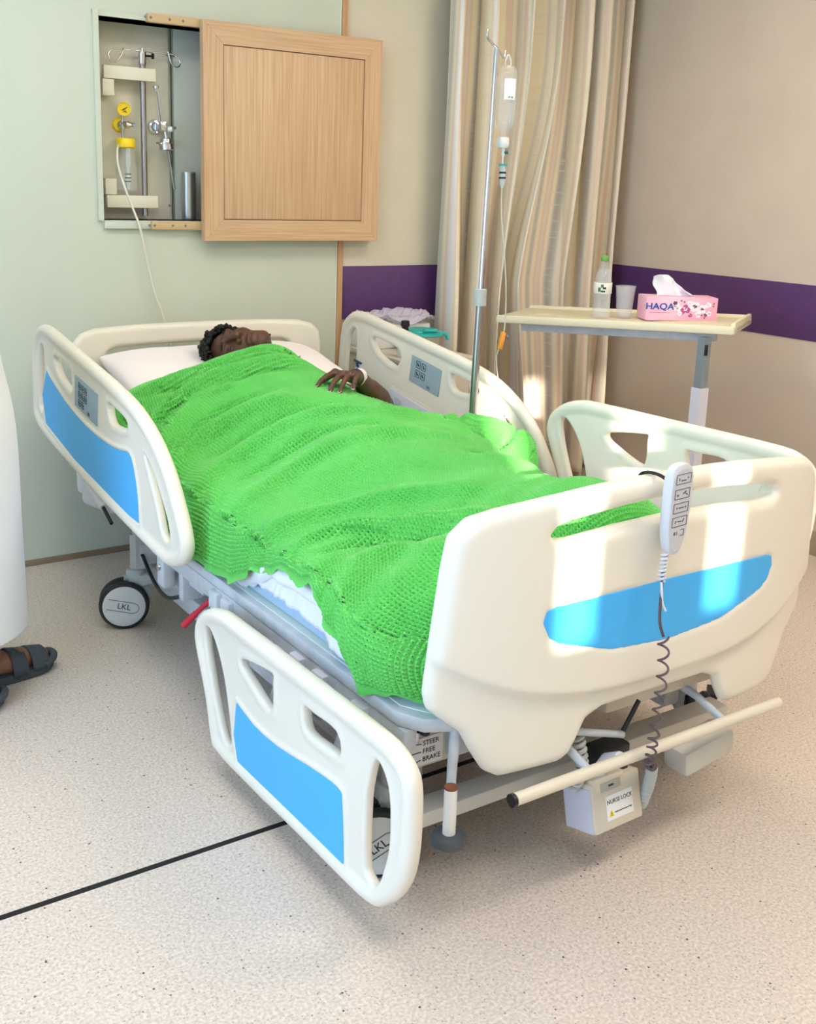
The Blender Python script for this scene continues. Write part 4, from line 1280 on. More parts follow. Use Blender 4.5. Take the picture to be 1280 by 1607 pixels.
# folds: polylines in plan (x, y), half width, height
FOLDS = [
 ([(-.43, -.60), (-.25, -.645), (0, -.655), (.14, -.63)], .022, .016), ([(-.40, -.66), (-.2, -.700), (.0, -.705), (.20, -.70)], .016, -.014),
 ([(-.46, -.78), (-.28, -.745), (-.05, -.765), (.13, -.80)], .030, .018), ([(-.36, -.84), (-.15, -.81), (.05, -.84)], .018, -.010),
 ([(-.50, -.98), (-.40, -.88), (-.30, -.82), (-.18, -.86)], .026, .016), ([(-.47, -.84), (-.40, -.79), (-.33, -.78)], .02, -.012),
 ([(-.52, -1.10), (-.38, -1.02), (-.22, -1.03), (-.10, -1.08)], .034, .017), ([(-.48, -1.02), (-.30, -.95), (-.10, -.97)], .022, -.012),
 ([(-.52, -1.30), (-.36, -1.22), (-.15, -1.22), (.08, -1.30), (.22, -1.28)], .036, .016), ([(-.42, -1.15), (-.22, -1.13), (0, -1.19)], .022, -.011),
 ([(-.50, -1.48), (-.30, -1.42), (-.1, -1.45), (.10, -1.55)], .034, .012), ([(-.44, -1.36), (-.2, -1.33), (.05, -1.42)], .022, -.010),
 ([(.20, -.90), (.30, -1.0), (.37, -1.12), (.42, -1.30)], .020, .018), ([(.17, -.98), (.26, -1.08), (.31, -1.22), (.35, -1.42), (.30, -1.56)], .018, -.020),
 ([(.30, -1.08), (.38, -1.2), (.43, -1.34), (.42, -1.50), (.36, -1.60)], .030, .030), ([(.22, -1.12), (.27, -1.28), (.27, -1.45)], .022, .014),
 ([(.42, -1.16), (.36, -1.24), (.27, -1.30)], .016, -.014), ([(.45, -1.40), (.38, -1.47), (.30, -1.50)], .012, -.016),
 ([(-.52, -1.66), (-.36, -1.70), (-.22, -1.82), (-.12, -2.0)], .030, .014), ([(-.51, -1.80), (-.40, -1.84), (-.30, -1.96), (-.22, -2.12)], .022, .020),
 ([(-.50, -1.90), (-.40, -1.93), (-.32, -2.04), (-.26, -2.22)], .018, -.016), ([(-.50, -2.02), (-.44, -2.02), (-.38, -2.08), (-.36, -2.24)], .03, .010),
 ([(.05, -1.75), (.15, -1.82), (.25, -1.80)], .025, .010), ([(.08, -1.66), (.2, -1.70), (.32, -1.70)], .016, -.016), ([(.34, -1.64), (.30, -1.66), (.22, -1.66)], .014, .008),
]
disp = np.zeros((NS, NT))
for pl, w, hgt in FOLDS:
    c = np.array(crom(pl, 8))
    best = np.full((NS, NT), 1e9); tpos = np.zeros((NS, NT))
    for i in range(len(c)-1):
        e = c[i+1]-c[i]
        t = np.clip(((B[:, :, 0]-c[i][0])*e[0]+(B[:, :, 1]-c[i][1])*e[1])/(e@e), 0, 1)
        d = np.hypot(B[:, :, 0]-c[i][0]-e[0]*t, B[:, :, 1]-c[i][1]-e[1]*t)
        up = d < best
        best = np.where(up, d, best); tpos = np.where(up, (i+t)/(len(c)-1), tpos)
    fade = np.sin(np.clip(tpos, 0.02, .98)*pi)**.5
    disp += 1.55*hgt*np.exp(-(best/w)**2)*fade
gx, gy = B[:, :, 0], B[:, :, 1]
disp += .0045*np.sin(21*gy+9*gx+1.3*np.sin(7*gx))*(.5+.5*np.sin(5*gx+3*gy)) + .003*np.sin(37*gy-16*gx+2*np.sin(9*gy))
disp *= np.clip((NT-1-np.arange(NT))/10.0, 0, 1)[None, :]
B[:, :, 2] += .010*np.exp(-(NT-1-np.arange(NT))/8.0)[None, :]
edge = np.zeros((NS, NT)); edge[:] = np.exp(-np.arange(NT)/5.0)[None, :]
hemw = smooth_noise(NS, 11, 77)*.014+smooth_noise(NS, 23, 78)*.007
B += normals(B)*disp[:, :, None]
B[:, :, 0] -= np.abs(hemw)[:, None]*edge
B[:, :, 2] += hemw[:, None]*edge
# waffle relief: every cell of the weave is a pit between raised yarns
CELLS, CELLT, SUB = 178, 116, 5
ns, nt = CELLS*SUB+1, CELLT*SUB+1
def resample(A, n, ax):
    m = A.shape[ax]
    t = np.linspace(0, m-1, n); i = np.clip(t.astype(int), 0, m-2); f = (t-i)
    g = lambda k: np.take(A, np.clip(i+k, 0, m-1), axis=ax)
    sh = [1]*A.ndim; sh[ax] = n
    f = f.reshape(sh)
    a, b, c, d = g(-1), g(0), g(1), g(2)
    return .5*((2*b)+(-a+c)*f+(2*a-5*b+4*c-d)*f*f+(-a+3*b-3*c+d)*f**3)
Q = resample(resample(B, ns, 0), nt, 1)
N = normals(Q)
i = np.arange(ns) % SUB; j = np.arange(nt) % SUB
pit = np.array([0., .7, 1., 1., .7])
relief = -.0070*np.minimum(pit[i][:, None], pit[j][None, :])
hb_ = 9                              # bound edge without pits
border = np.ones((ns, nt)); border[:hb_] = 0; border[-hb_:] = 0; border[:, :hb_] = 0; border[:, -hb_:] = 0
relief = relief*border
rr_ = np.random.RandomState(12)
Q = Q+N*(relief[:, :, None])+rr_.normal(scale=.00035, size=Q.shape)
ids = np.arange(ns*nt).reshape(ns, nt)
F = np.stack([ids[:-1, :-1], ids[:-1, 1:], ids[1:, 1:], ids[1:, :-1]], -1).reshape(-1, 4)
BLK = mat('green_cotton', (104, 206, 92), .8, sheen=.2, noise=(9, (96, 196, 86), .3, .7))
# the weave is open: the middle of every cell is a hole
fi = (np.arange(ns-1) % SUB)[:, None]; fj = (np.arange(nt-1) % SUB)[None, :]
open_ = (fi == 2) & (fj == 2) & (border[:-1, :-1] > 0)
F = F[~open_.ravel()]
blk = mesh_np('cellular_blanket', Q.reshape(-1, 3), F, BLK)
tag(blk, 'bright green waffle-weave blanket spread over the person in bed', 'blanket')

# ================================================================== hand control hanging on the foot board
HSx, HSy = -.055, -2.484
hand = thing('hand_control', (HSx, HSy, .72), 'grey bed hand control hooked over the footboard, with coiled cord', 'remote control')
hm = frame((HSx, HSy-.004, .815), (1, .02, .04), (-.03, -.05, 1))
prof = [(-.022, .088), (-.010, .094), (.010, .094), (.024, .087), (.031, .072), (.031, .02), (.027, -.04), (.018, -.078), (.008, -.090), (-.008, -.090), (-.020, -.078), (-.029, -.04), (-.031, .02), (-.030, .072)]
bm = bmesh.new()
ring = []
for z, sc in ((-.012, .88), (-.008, .98), (0, 1.0), (.008, .98), (.0115, .90)):
    ring.append([bm.verts.new(hm @ Vector((x*sc, y*sc, z))) for x, y in crom(prof, 3, True)])
kk = len(ring[0])
for a_, b_ in zip(ring[:-1], ring[1:]):
    for i in range(kk): bm.faces.new((a_[i], a_[(i+1) % kk], b_[(i+1) % kk], b_[i]))
bm.faces.new(ring[0][::-1]); bm.faces.new(ring[-1])
hcase = from_bm('casing', bm, mat('handset_grey', (206, 208, 214), .42), hand)
bm = bmesh.new()
vv = [bm.verts.new(hm @ Vector((x*.82, y*.90, z))) for z in (.0112, .0122) for x, y in prof]
nn_ = len(prof)
bm.faces.new(vv[:nn_][::-1]); bm.faces.new(vv[nn_:])
for i in range(nn_): bm.faces.new((vv[i], vv[(i+1) % nn_], vv[nn_+(i+1) % nn_], vv[nn_+i]))
face = from_bm('keypad', bm, mat('handset_face', (200, 200, 206), .45), hand, False)
for r_, yy in enumerate((.066, .036, .008, -.020)):
    bm = bmesh.new()
    w_, h_ = .040, .019
    for (ax_, ay_, sx_, sy_) in ((0, h_/2, w_, .0009), (0, -h_/2, w_, .0009), (w_/2, 0, .0009, h_), (-w_/2, 0, .0009, h_)):
        bm_box(bm, (ax_, yy+ay_, .0126), (sx_, sy_, .0008))
    for (ax_, ay_, sx_, sy_, an) in (((-.012, 0, .005, .0016, 90), (.0, -.003, .014, .0016, 0), (.012, .001, .004, .0016, 90)),
                                     ((-.012, -.002, .004, .003, 0), (.006, .002, .010, .0016, 30), (.012, -.002, .008, .0016, -35)),
                                     ((-.011, 0, .004, .0016, 90), (.001, 0, .015, .0016, 0), (.013, 0, .004, .0016, 90)),
                                     ((-.011, 0, .006, .0016, 60), (.0, 0, .010, .0016, 0), (.010, .001, .008, .0016, 55)))[r_]:
        bm_box(bm, (ax_, yy+ay_, .0126), (sx_, sy_, .0008), rz(an))
    bmesh.ops.transform(bm, matrix=hm, verts=bm.verts)
    from_bm('button', bm, mat('key_ink', (70, 70, 78), .6), face, False)
text('key_print', 'II I', .010, hm @ Matrix.Translation((-.008, -.044, .0124)), mat('key_ink'), face)
bm = bmesh.new()
for (ax_, ay_, sx_, sy_) in ((.010, -.038, .010, .0009), (.010, -.050, .010, .0009), (.015, -.044, .0009, .012)):
    bm_box(bm, (ax_, ay_, .0126), (sx_, sy_, .0008))
bmesh.ops.transform(bm, matrix=hm, verts=bm.verts)
from_bm('button', bm, mat('key_ink'), face, False)
tube('hook', crom([(HSx-.012, HSy+.008, .855), (HSx-.014, HSy+.010, .870), (HSx-.016, HSy+.03, .8775), (HSx-.016, HSy+.060, .8755), (HSx-.016, HSy+.078, .865), (HSx-.016, HSy+.083, .845)], 5), .0035, BLACKP, hand, 8)
sr = [(HSx-.013, HSy+.0, .728), (HSx-.015, HSy, .705), (HSx-.016, HSy, .672)]
coil('strain_relief', sr, .0055, .0028, 7, mat('handset_grey'), hand)
CORD = mat('cord_brown', (92, 74, 78), .5)
tube('cord', crom([(-.070, -2.484, .69), (-.068, -2.484, .655), (-.072, -2.488, .62), (-.068, -2.488, .585), (-.055, -2.488, .555)], 6), .0030, CORD, hand, 8)
tube('cord_tail', crom([(-.070, -2.484, .67), (-.068, -2.488, .63), (-.058, -2.49, .61)], 5), .0026, LILAC, hand, 8)
coil('coiled_cord', [(-.055, -2.488, .555), (-.050, -2.490, .50), (-.050, -2.490, .44), (-.056, -2.492, .38), (-.060, -2.492, .345)], .0105, .0024, 6, CORD, hand)
coil('coiled_cord', [(-.060, -2.492, .345), (-.066, -2.495, .31), (-.066, -2.492, .285), (-.045, -2.480, .268), (-.024, -2.465, .252)], .0095, .0024, 7, CORD, hand)

# ================================================================== drip stand, bottle and line
PXp, PYp = .532, -1.115
iv = thing('drip_pole', (PXp, PYp, .43), 'chrome drip pole rising from the far side of the bed', 'pole')
tube('lower_pole', [(PXp-.014, PYp, .40), (PXp, PYp, 1.075)], .0125, STEEL, iv, 18)
tube('upper_pole', [(PXp-.0005, PYp, 1.05), (PXp+.016, PYp, 1.815)], .0085, CHROME, iv, 16)
lathe('clamp', [(.011, 1.035), (.020, 1.036), (.020, 1.088), (.011, 1.09)], (PXp, PYp, 0), mat('grey_collar', (186, 188, 186), .4), iv, None, 20)
tube('hook', crom([(PXp-.02, PYp, 1.868), (PXp-.022, PYp+.002, 1.85), (PXp-.012, PYp+.004, 1.838), (PXp, PYp+.004, 1.83), (PXp+.02, PYp+.006, 1.818), (PXp+.045, PYp+.01, 1.80), (PXp+.056, PYp+.012, 1.795), (PXp+.060, PYp+.012, 1.815)], 5), .0042, CHROME, iv, 8)
lathe('pole_socket', [(.013, .40), (.020, .40), (.020, .46), (.013, .46)], (PXp, PYp, 0), BLACKP, iv, None, 20)
BXp, BYp = PXp+.070, PYp+.010
btl = thing('infusion_bottle', (BXp, BYp, 1.50), 'clear infusion bottle hanging upside down from the drip pole', 'bottle')
M = Matrix.Translation((BXp, BYp, 0)) @ Matrix.Scale(.62, 4, (0, 1, 0))
V_, F_ = lathe_geo([(0, 1.772), (.024, 1.770), (.033, 1.762), (.036, 1.745), (.0365, 1.62), (.035, 1.60), (.026, 1.585), (.017, 1.572), (.016, 1.555), (.0, 1.555)], M, 32)
obj('bottle', V_, F_, CLEAR, btl)
V_, F_ = lathe_geo([(0, 1.715), (.033, 1.714), (.0335, 1.62), (.032, 1.602), (.024, 1.589), (.015, 1.576), (.0, 1.575)], M, 32)
obj('fluid', V_, F_, WATER, btl)
tube('hanger', crom([(BXp-.009, BYp, 1.768), (BXp-.011, BYp, 1.784), (BXp, BYp, 1.802), (BXp+.011, BYp, 1.784), (BXp+.009, BYp, 1.768)], 5), .003, mat('milky_plastic'), btl, 8)
lb = box('label', (BXp-.008, BYp-.026, 1.70), (.036, .003, .062), mat('paper_white'), btl, .001, rz(-18))
for q_ in (-.004, .005):
    box('label_print', (BXp-.006+q_, BYp-.0285-q_*.32, 1.677), (.005, .0008, .003), INK, lb, 0, rz(-18))
tube('fluid_column', [(BXp+.002, BYp-.02, 1.66), (BXp+.002, BYp-.02, 1.60)], .0022, mat('label_grey'), btl, 8)
lathe('cap', [(0, 1.558), (.019, 1.558), (.020, 1.552), (.020, 1.532), (.016, 1.526), (0, 1.526)], (BXp-.004, BYp, 0), WHITEP, btl, None, 24)
line = thing('infusion_line', (BXp, BYp, 1.5), 'thin clear infusion line with drip chamber and orange roller clamp', 'tubing')
lathe('spike', [(.006, 1.53), (.006, 1.505), (.003, 1.50), (.003, 1.475)], (BXp, BYp, 0), WHITEP, line, None, 14)
tube('vent_cap', [(BXp, BYp, 1.512), (BXp+.014, BYp-.006, 1.514)], .006, mat('dark_teal', (40, 110, 104), .4), line, 12)
lathe('chamber_ring', [(0, 1.478), (.014, 1.478), (.014, 1.472), (0, 1.472)], (BXp+.002, BYp, 0), TEAL, line, None, 20)
lathe('drip_chamber', [(0, 1.472), (.010, 1.472), (.0105, 1.44), (.009, 1.42), (.004, 1.405), (0, 1.405)], (BXp+.002, BYp, 0), mat('milky_clear', (226, 234, 234), .25, alpha=.75), line, None, 20)
for zz in (1.448, 1.432):
    lathe('chamber_mark', [(.0106, zz), (.0112, zz+.001), (.0112, zz+.005), (.0106, zz+.006)], (BXp+.002, BYp, 0), INK, line, None, 20)
LINE = mat('line_plastic', (208, 206, 196), .3)
tube('tube', crom([(BXp+.002, BYp, 1.408), (BXp+.006, BYp, 1.32), (BXp+.022, BYp-.006, 1.2), (BXp+.034, BYp-.01, 1.08), (BXp+.037, BYp-.01, .98), (BXp+.032, BYp-.01, .93),
      (BXp+.022, BYp-.01, .90), (BXp+.018, BYp, .86), (BXp+.03, BYp, .79), (BXp+.06, BYp, .72), (BXp+.10, BYp-.02, .66), (BXp+.07, BYp-.10, .655), (BXp+.035, BYp-.155, .660),
      (BXp-.02, BYp-.14, .69), (BXp-.10, BYp-.08, .68), (BXp-.17, BYp-.06, .685)], 8), .0022, LINE, line, 8)
rc = box('roller_clamp', (BXp+.027, BYp-.010, .918), (.016, .014, .058), ORANGE, line, .004, ry(14))
rc['label'] = 'orange roller clamp'
lathe('clamp_wheel', [(0, .008), (.007, .008), (.007, 0), (0, 0)], (BXp+.044, BYp-.010, .930), GREYD, rc, (1, -.4, 0), 14)

# ================================================================== overbed table and what stands on it
tab = thing('overbed_table', (1.46, -1.25, 0), 'cream overbed table on a grey post in front of the curtain', 'table')
e_ = Vector((.4987, -.8651, .0333)).normalized(); g_ = Vector((.866, .5, 0)).normalized()
nv = g_.cross(e_)
if nv.z < 0: nv = -nv
O_ = Vector((1.05, -.56, .92))
TM = Matrix(((e_.x, g_.x, nv.x, O_.x), (e_.y, g_.y, nv.y, O_.y), (e_.z, g_.z, nv.z, O_.z), (0, 0, 0, 1)))
def on_table(name, c, s, m, parent, bev=.003, mt=TM):
    bm = bmesh.new(); bm_box(bm, c, s, None, bev)
    bmesh.ops.transform(bm, matrix=mt, verts=bm.verts)
    return from_bm(name, bm, m, parent)
TL, TD = .905, .39
on_table('table_top', (TL/2, TD/2, -.015), (TL, TD, .024), CREAM, tab, .006)
on_table('front_lip', (TL/2, .006, -.013), (TL-.01, .014, .030), mat('cream_edge', (232, 224, 192), .4), tab, .005)
on_table('back_lip', (TL/2, TD-.006, -.004), (TL-.01, .014, .026), mat('cream_edge'), tab, .005)
on_table('end_lip', (TL-.008, TD/2, -.002), (.016, TD-.02, .034), mat('cream_edge'), tab, .005)
on_table('handle_inset', (.15, .16, -.0028), (.07, .05, .001), mat('cream_edge'), tab, .0004)
on_table('support_beam', (.46, .07, -.044), (.74, .05, .034), GREYM, tab, .003)
tube('inner_post', [(1.46, -1.25, .72), (1.46, -1.25, .905)], .024, mat('zinc', (150, 162, 168), .4, metal=.4), tab, 4)
box('height_slot', (1.4455, -1.2725, .862), (.012, .006, .04), BLACKP, tab, .002, rz(-34))
tube('outer_post', [(1.46, -1.25, .08), (1.46, -1.25, .72)], .031, LILAC, tab, 4)
e2 = Vector((e_.x, e_.y, 0)).normalized()
for s in (0, 1):
    p0 = Vector((1.46, -1.25, .075)) + g_*(.28*s - .02)
    tube('base_leg', [p0, p0-e2*.62], .022, GREYM, tab, 4)
    for q in (0, .60):
        c = p0-e2*q
        lathe('table_castor', [(0, .012), (.022, .012), (.026, .008), (.026, -.008), (.022, -.012), (0, -.012)], (c.x, c.y, .027), RUBBER, tab, (1, .2, 0), 20)
tube('base_bar', [Vector((1.46, -1.25, .075))-g_*.02, Vector((1.46, -1.25, .075))+g_*.26], .022, GREYM, tab, 4)

def table_point(x, y):           # height of the table top under (x, y)
    d = Vector((x, y, 0))-Vector((O_.x, O_.y, 0))
    a = (d.x*e_.x+d.y*e_.y)/(e_.x**2+e_.y**2)
    return O_.z + e_.z*a - .003
wx, wy = 1.336, -.844
wz = table_point(wx, wy)
wb = thing('water_bottle', (wx, wy, wz), 'clear plastic water bottle with green cap on the overbed table', 'bottle')
ribs = [(0, .004), (.018, .001), (.030, .003), (.0335, .012)]
for i in range(5):
    z0 = .02+.014*i
    ribs += [(.0335, z0), (.0315, z0+.006), (.0335, z0+.012)]
ribs += [(.0338, .095), (.0338, .140), (.0328, .148), (.030, .165), (.022, .188), (.0145, .202), (.013, .212), (.013, .220)]
V_, F_ = lathe_geo(ribs, Matrix.Translation((wx, wy, wz)), 28)
obj('bottle', V_, F_, CLEAR, wb, True, 30)
lathe('water', [(0, .006), (.029, .008), (.0318, .016), (.0318, .145), (.0285, .163), (.021, .185), (.0, .186)], (wx, wy, wz), WATER, wb, None, 24)
V_, F_ = lathe_geo([(.0341, .097), (.0346, .098), (.0346, .137), (.0341, .138)], Matrix.Translation((wx, wy, wz)), 28)
wl = obj('label', V_, F_[:-2], mat('paper_label', (238, 238, 226), .55), wb)
for an, zz, w_, h_, mm in ((222, .126, .010, .012, 'label_green'), (236, .118, .012, .008, 'label_dark'), (228, .106, .016, .006, 'label_dark'), (205, .112, .01, .016, 'label_green')):
    a_ = RAD(an)
    box('label_print', (wx+.0348*cos(a_), wy+.0348*sin(a_), wz+zz), (.0008, w_, h_), mat(mm, (84, 120, 70) if mm == 'label_green' else (60, 74, 66), .6), wl, 0, rz(an))
lathe('cap', [(0, .238), (.0135, .238), (.0148, .235), (.0148, .219), (.0135, .217), (0, .217)], (wx, wy, wz), mat('green_cap', (112, 176, 84), .45), wb, None, 24)
cx2, cy2 = 1.414, -.888
cz2 = table_point(cx2, cy2)
pc = lathe('plastic_cup', [(0, .002), (.026, .002), (.028, .006), (.0375, .118), (.0395, .120), (.0395, .124), (.0365, .124), (.0345, .110), (.0265, .008), (0, .006)], (cx2, cy2, cz2),
           mat('cup_clear', (232, 230, 232), .12, alpha=.24, spec=1.0), None, None, 32)
tag(pc, 'clear disposable plastic cup between the water bottle and the tissue box', 'cup')
# tissue box
bxL, bxR = Vector((1.405, -1.007, 0)), Vector((1.640, -1.144, 0))
bd = (bxR-bxL).normalized(); bdep = Vector((-bd.y, bd.x, 0))
bz = table_point(1.52, -1.05)
TB = Matrix(((bd.x, bdep.x, 0, bxL.x), (bd.y, bdep.y, 0, bxL.y), (0, 0, 1, bz+.001), (0, 0, 0, 1)))
TBw, TBd, TBh = (bxR-bxL).length, .115, .088
tb = thing('tissue_box', (1.5, -1.05, bz), 'pink floral tissue box with a white tissue pulled up', 'tissue box')
PINK = mat('pink_card', (244, 176, 200), .5, noise=(7, (250, 200, 218), .4, .65))
tc_ = on_table('carton', (TBw/2, TBd/2, TBh/2), (TBw, TBd, TBh), PINK, tb, .0015, TB)
on_table('opening', (TBw*.45, TBd/2, TBh+.0005), (.13, .035, .001), mat('carton_slot', (214, 150, 176), .6), tc_, 0, TB)
TF = TB @ frame((0, -.0006, 0), (1, 0, 0), (0, 0, 1))
text('lettering', 'HAQA', .034, TF @ Matrix.Translation((.052, .052, .0004)) @ Matrix.Scale(1.1, 4, (1, 0, 0)), mat('blue_ink', (28, 84, 170), .5), tc_, .0006)
for dx in (-.0004, .0004):
    text('lettering', 'HAQA', .034, TF @ Matrix.Translation((.052+dx*2, .052+dx, .0003)) @ Matrix.Scale(1.1, 4, (1, 0, 0)), mat('blue_ink'), tc_, .0005)
on_table('printed_line', (.052, -.0005, .030), (.075, .0006, .0016), mat('rose_ink', (206, 110, 150), .5), tc_, 0, TB)
# printed blossoms: flat petals on the carton front
rf = np.random.RandomState(21)
def blossom(cx_, cy_, R, m1, nm):
    V_, F_ = [], []
    for p in range(5):
        a0 = 2*pi*p/5+rf.rand()
        c0 = (cx_+cos(a0)*R*.62, cy_+sin(a0)*R*.62)
        base = len(V_)
        V_.append(TF @ Vector((c0[0], c0[1], .0006)))
        for q in range(8):
            a1 = 2*pi*q/8
            V_.append(TF @ Vector((c0[0]+cos(a1)*R*.5, c0[1]+sin(a1)*R*.38, .0005)))
        F_ += [(base, base+1+q, base+1+(q+1) % 8) for q in range(8)]
    obj(nm, V_, F_, m1, tc_, False)
MG = mat('magenta_print', (196, 84, 150), .6); PW = mat('pale_print', (252, 236, 244), .6); DK = mat('plum_print', (96, 52, 88), .6)
for (x_, y_, R, m1) in ((.120, .050, .016, PW), (.150, .044, .018, MG), (.150, .045, .009, PW), (.185, .055, .020, PW), (.185, .055, .008, DK), (.214, .046, .017, PW),
                        (.214, .046, .006, DK), (.165, .066, .012, PW), (.235, .062, .012, PW), (.130, .028, .010, PW), (.200, .026, .013, PW), (.240, .030, .010, PW), (.110, .066, .008, DK), (.228, .024, .006, DK), (.170, .022, .008, MG)):
    blossom(x_, y_, R, m1, 'blossom_print')
for q in range(16):
    x_ = rf.uniform(.1, TBw-.012); y_ = rf.uniform(.012, .078)
    blossom(x_, y_, .0035, DK, 'leaf_print')
# tissue: crumpled cone pulled out of the slot
nU, nV = 22, 14
TV = []
for iu in range(nU+1):
    u = iu/nU
    for iv_ in range(nV+1):
        v = iv_/nV
        x_ = .055+.13*u
        peak = np.interp(u, [0, .12, .36, .55, .8, 1], [.072, .082, .080, .055, .028, .006])
        z_ = TBh-.002+peak*v
        y_ = TBd/2 + (.018*sin(u*9+v*3)+.008*sin(u*23+1))*(.25+.75*v) + .012*(v**2)*cos(u*5)
        x2 = x_ + (-.016*v*(1-u)) + .004*sin(v*8+u*12)
        TV.append(TB @ Vector((x2, y_, z_)))
ts = obj('tissue', TV, grid_faces(nU+1, nV+1, False), mat('tissue_white', (248, 248, 250), .9), tb, True, 0)
md = ts.modifiers.new('thick', 'SOLIDIFY'); md.thickness = .001

# ================================================================== bedside cabinet with container and bag behind the far rail
bs = thing('bedside_cabinet', (.845, -.27, 0), 'grey-beige bedside cabinet standing against the wall beside the curtain', 'cabinet')
box('body', (.845, -.26, .40), (.32, .42, .66), mat('cabinet_grey', (196, 190, 172), .5), bs, .004)
box('top', (.845, -.265, .740), (.345, .45, .022), mat('cabinet_top', (214, 208, 192), .45), bs, .005)
for zz in (.60, .34):
    d_ = box('drawer_front', (.845, -.478, zz), (.30, .016, .23), mat('cabinet_front', (206, 200, 182), .5), bs, .004)
    tube('handle', [(.79, -.500, zz+.06), (.90, -.500, zz+.06)], .005, CHROME, d_, 8)
for s in (-1, 1):
    for q in (-.1, -.42):
        lathe('castor', [(0, .012), (.025, .012), (.03, .006), (.03, -.006), (.025, -.012), (0, -.012)], (.845+s*.13, q, .032), RUBBER, bs, (1, 0, 0), 18)
        tube('castor_stem', [(.845+s*.13, q, .05), (.845+s*.13, q, .08)], .01, GREYM, bs, 8)
kd = thing('lidded_container', (.885, -.30, .752), 'clear round container with a teal lid behind the far head rail', 'container')
lathe('jar', [(0, .752), (.068, .752), (.072, .756), (.078, .822), (.076, .822), (.070, .758), (0, .756)], (.885, -.30, 0), mat('smoky_clear', (206, 204, 194), .15, alpha=.55), kd, None, 32)
lathe('lid', [(0, .842), (.060, .842), (.064, .838), (.066, .832), (.083, .829), (.085, .820), (.080, .818), (0, .818)], (.885, -.30, 0), TEAL, kd, None, 36)
tube('spout', [(.945, -.33, .828), (.975, -.345, .822), (.98, -.35, .80)], [.009, .009, .007], TEAL, kd, 12)
tube('lid_clip', [(.85, -.36, .842), (.91, -.37, .842)], .007, TEAL, kd, 10)
# clear film bag lying over a white tray
rb = np.random.RandomState(9)
nb_, mb_ = 26, 18
BV = []
for i in range(nb_+1):
    for j in range(mb_+1):
        u, v = i/nb_, j/mb_
        x_ = .695+.315*u; y_ = -.20+.17*v-.03*u
        z_ = .868+.020*sin(u*7+v*4)*sin(pi*u)*.8+.012*sin(v*11+u*9)+rb.normal(scale=.003)+.015*sin(pi*v)
        BV.append((x_, y_, z_))
bag = obj('plastic_bag', BV, grid_faces(nb_+1, mb_+1, False), mat('clear_film', (222, 214, 230), .18, alpha=.55), None, False)
md = bag.modifiers.new('thick', 'SOLIDIFY'); md.thickness = .0015
tag(bag, 'crumpled clear plastic bag lying on the white box beside the teal lid', 'bag')
wbx = box('instrument_box', (.850, -.115, .800), (.30, .17, .098), WHITEP, None, .008)
tag(wbx, 'low white box on the bedside cabinet under the plastic bag', 'box')
sp_ = thing('spray_bottle', (.735, -.40, .752), 'white bottle with a black top standing behind the far head rail', 'bottle')
lathe('bottle', [(0, 0), (.026, 0), (.029, .004), (.029, .055), (.022, .07), (.012, .078), (.012, .088), (0, .088)], (.735, -.40, .752), WHITEP, sp_)
lathe('top', [(0, 0), (.014, 0), (.015, .004), (.013, .03), (.018, .036), (.016, .055), (0, .058)], (.735, -.40, .838), BLACKP, sp_)

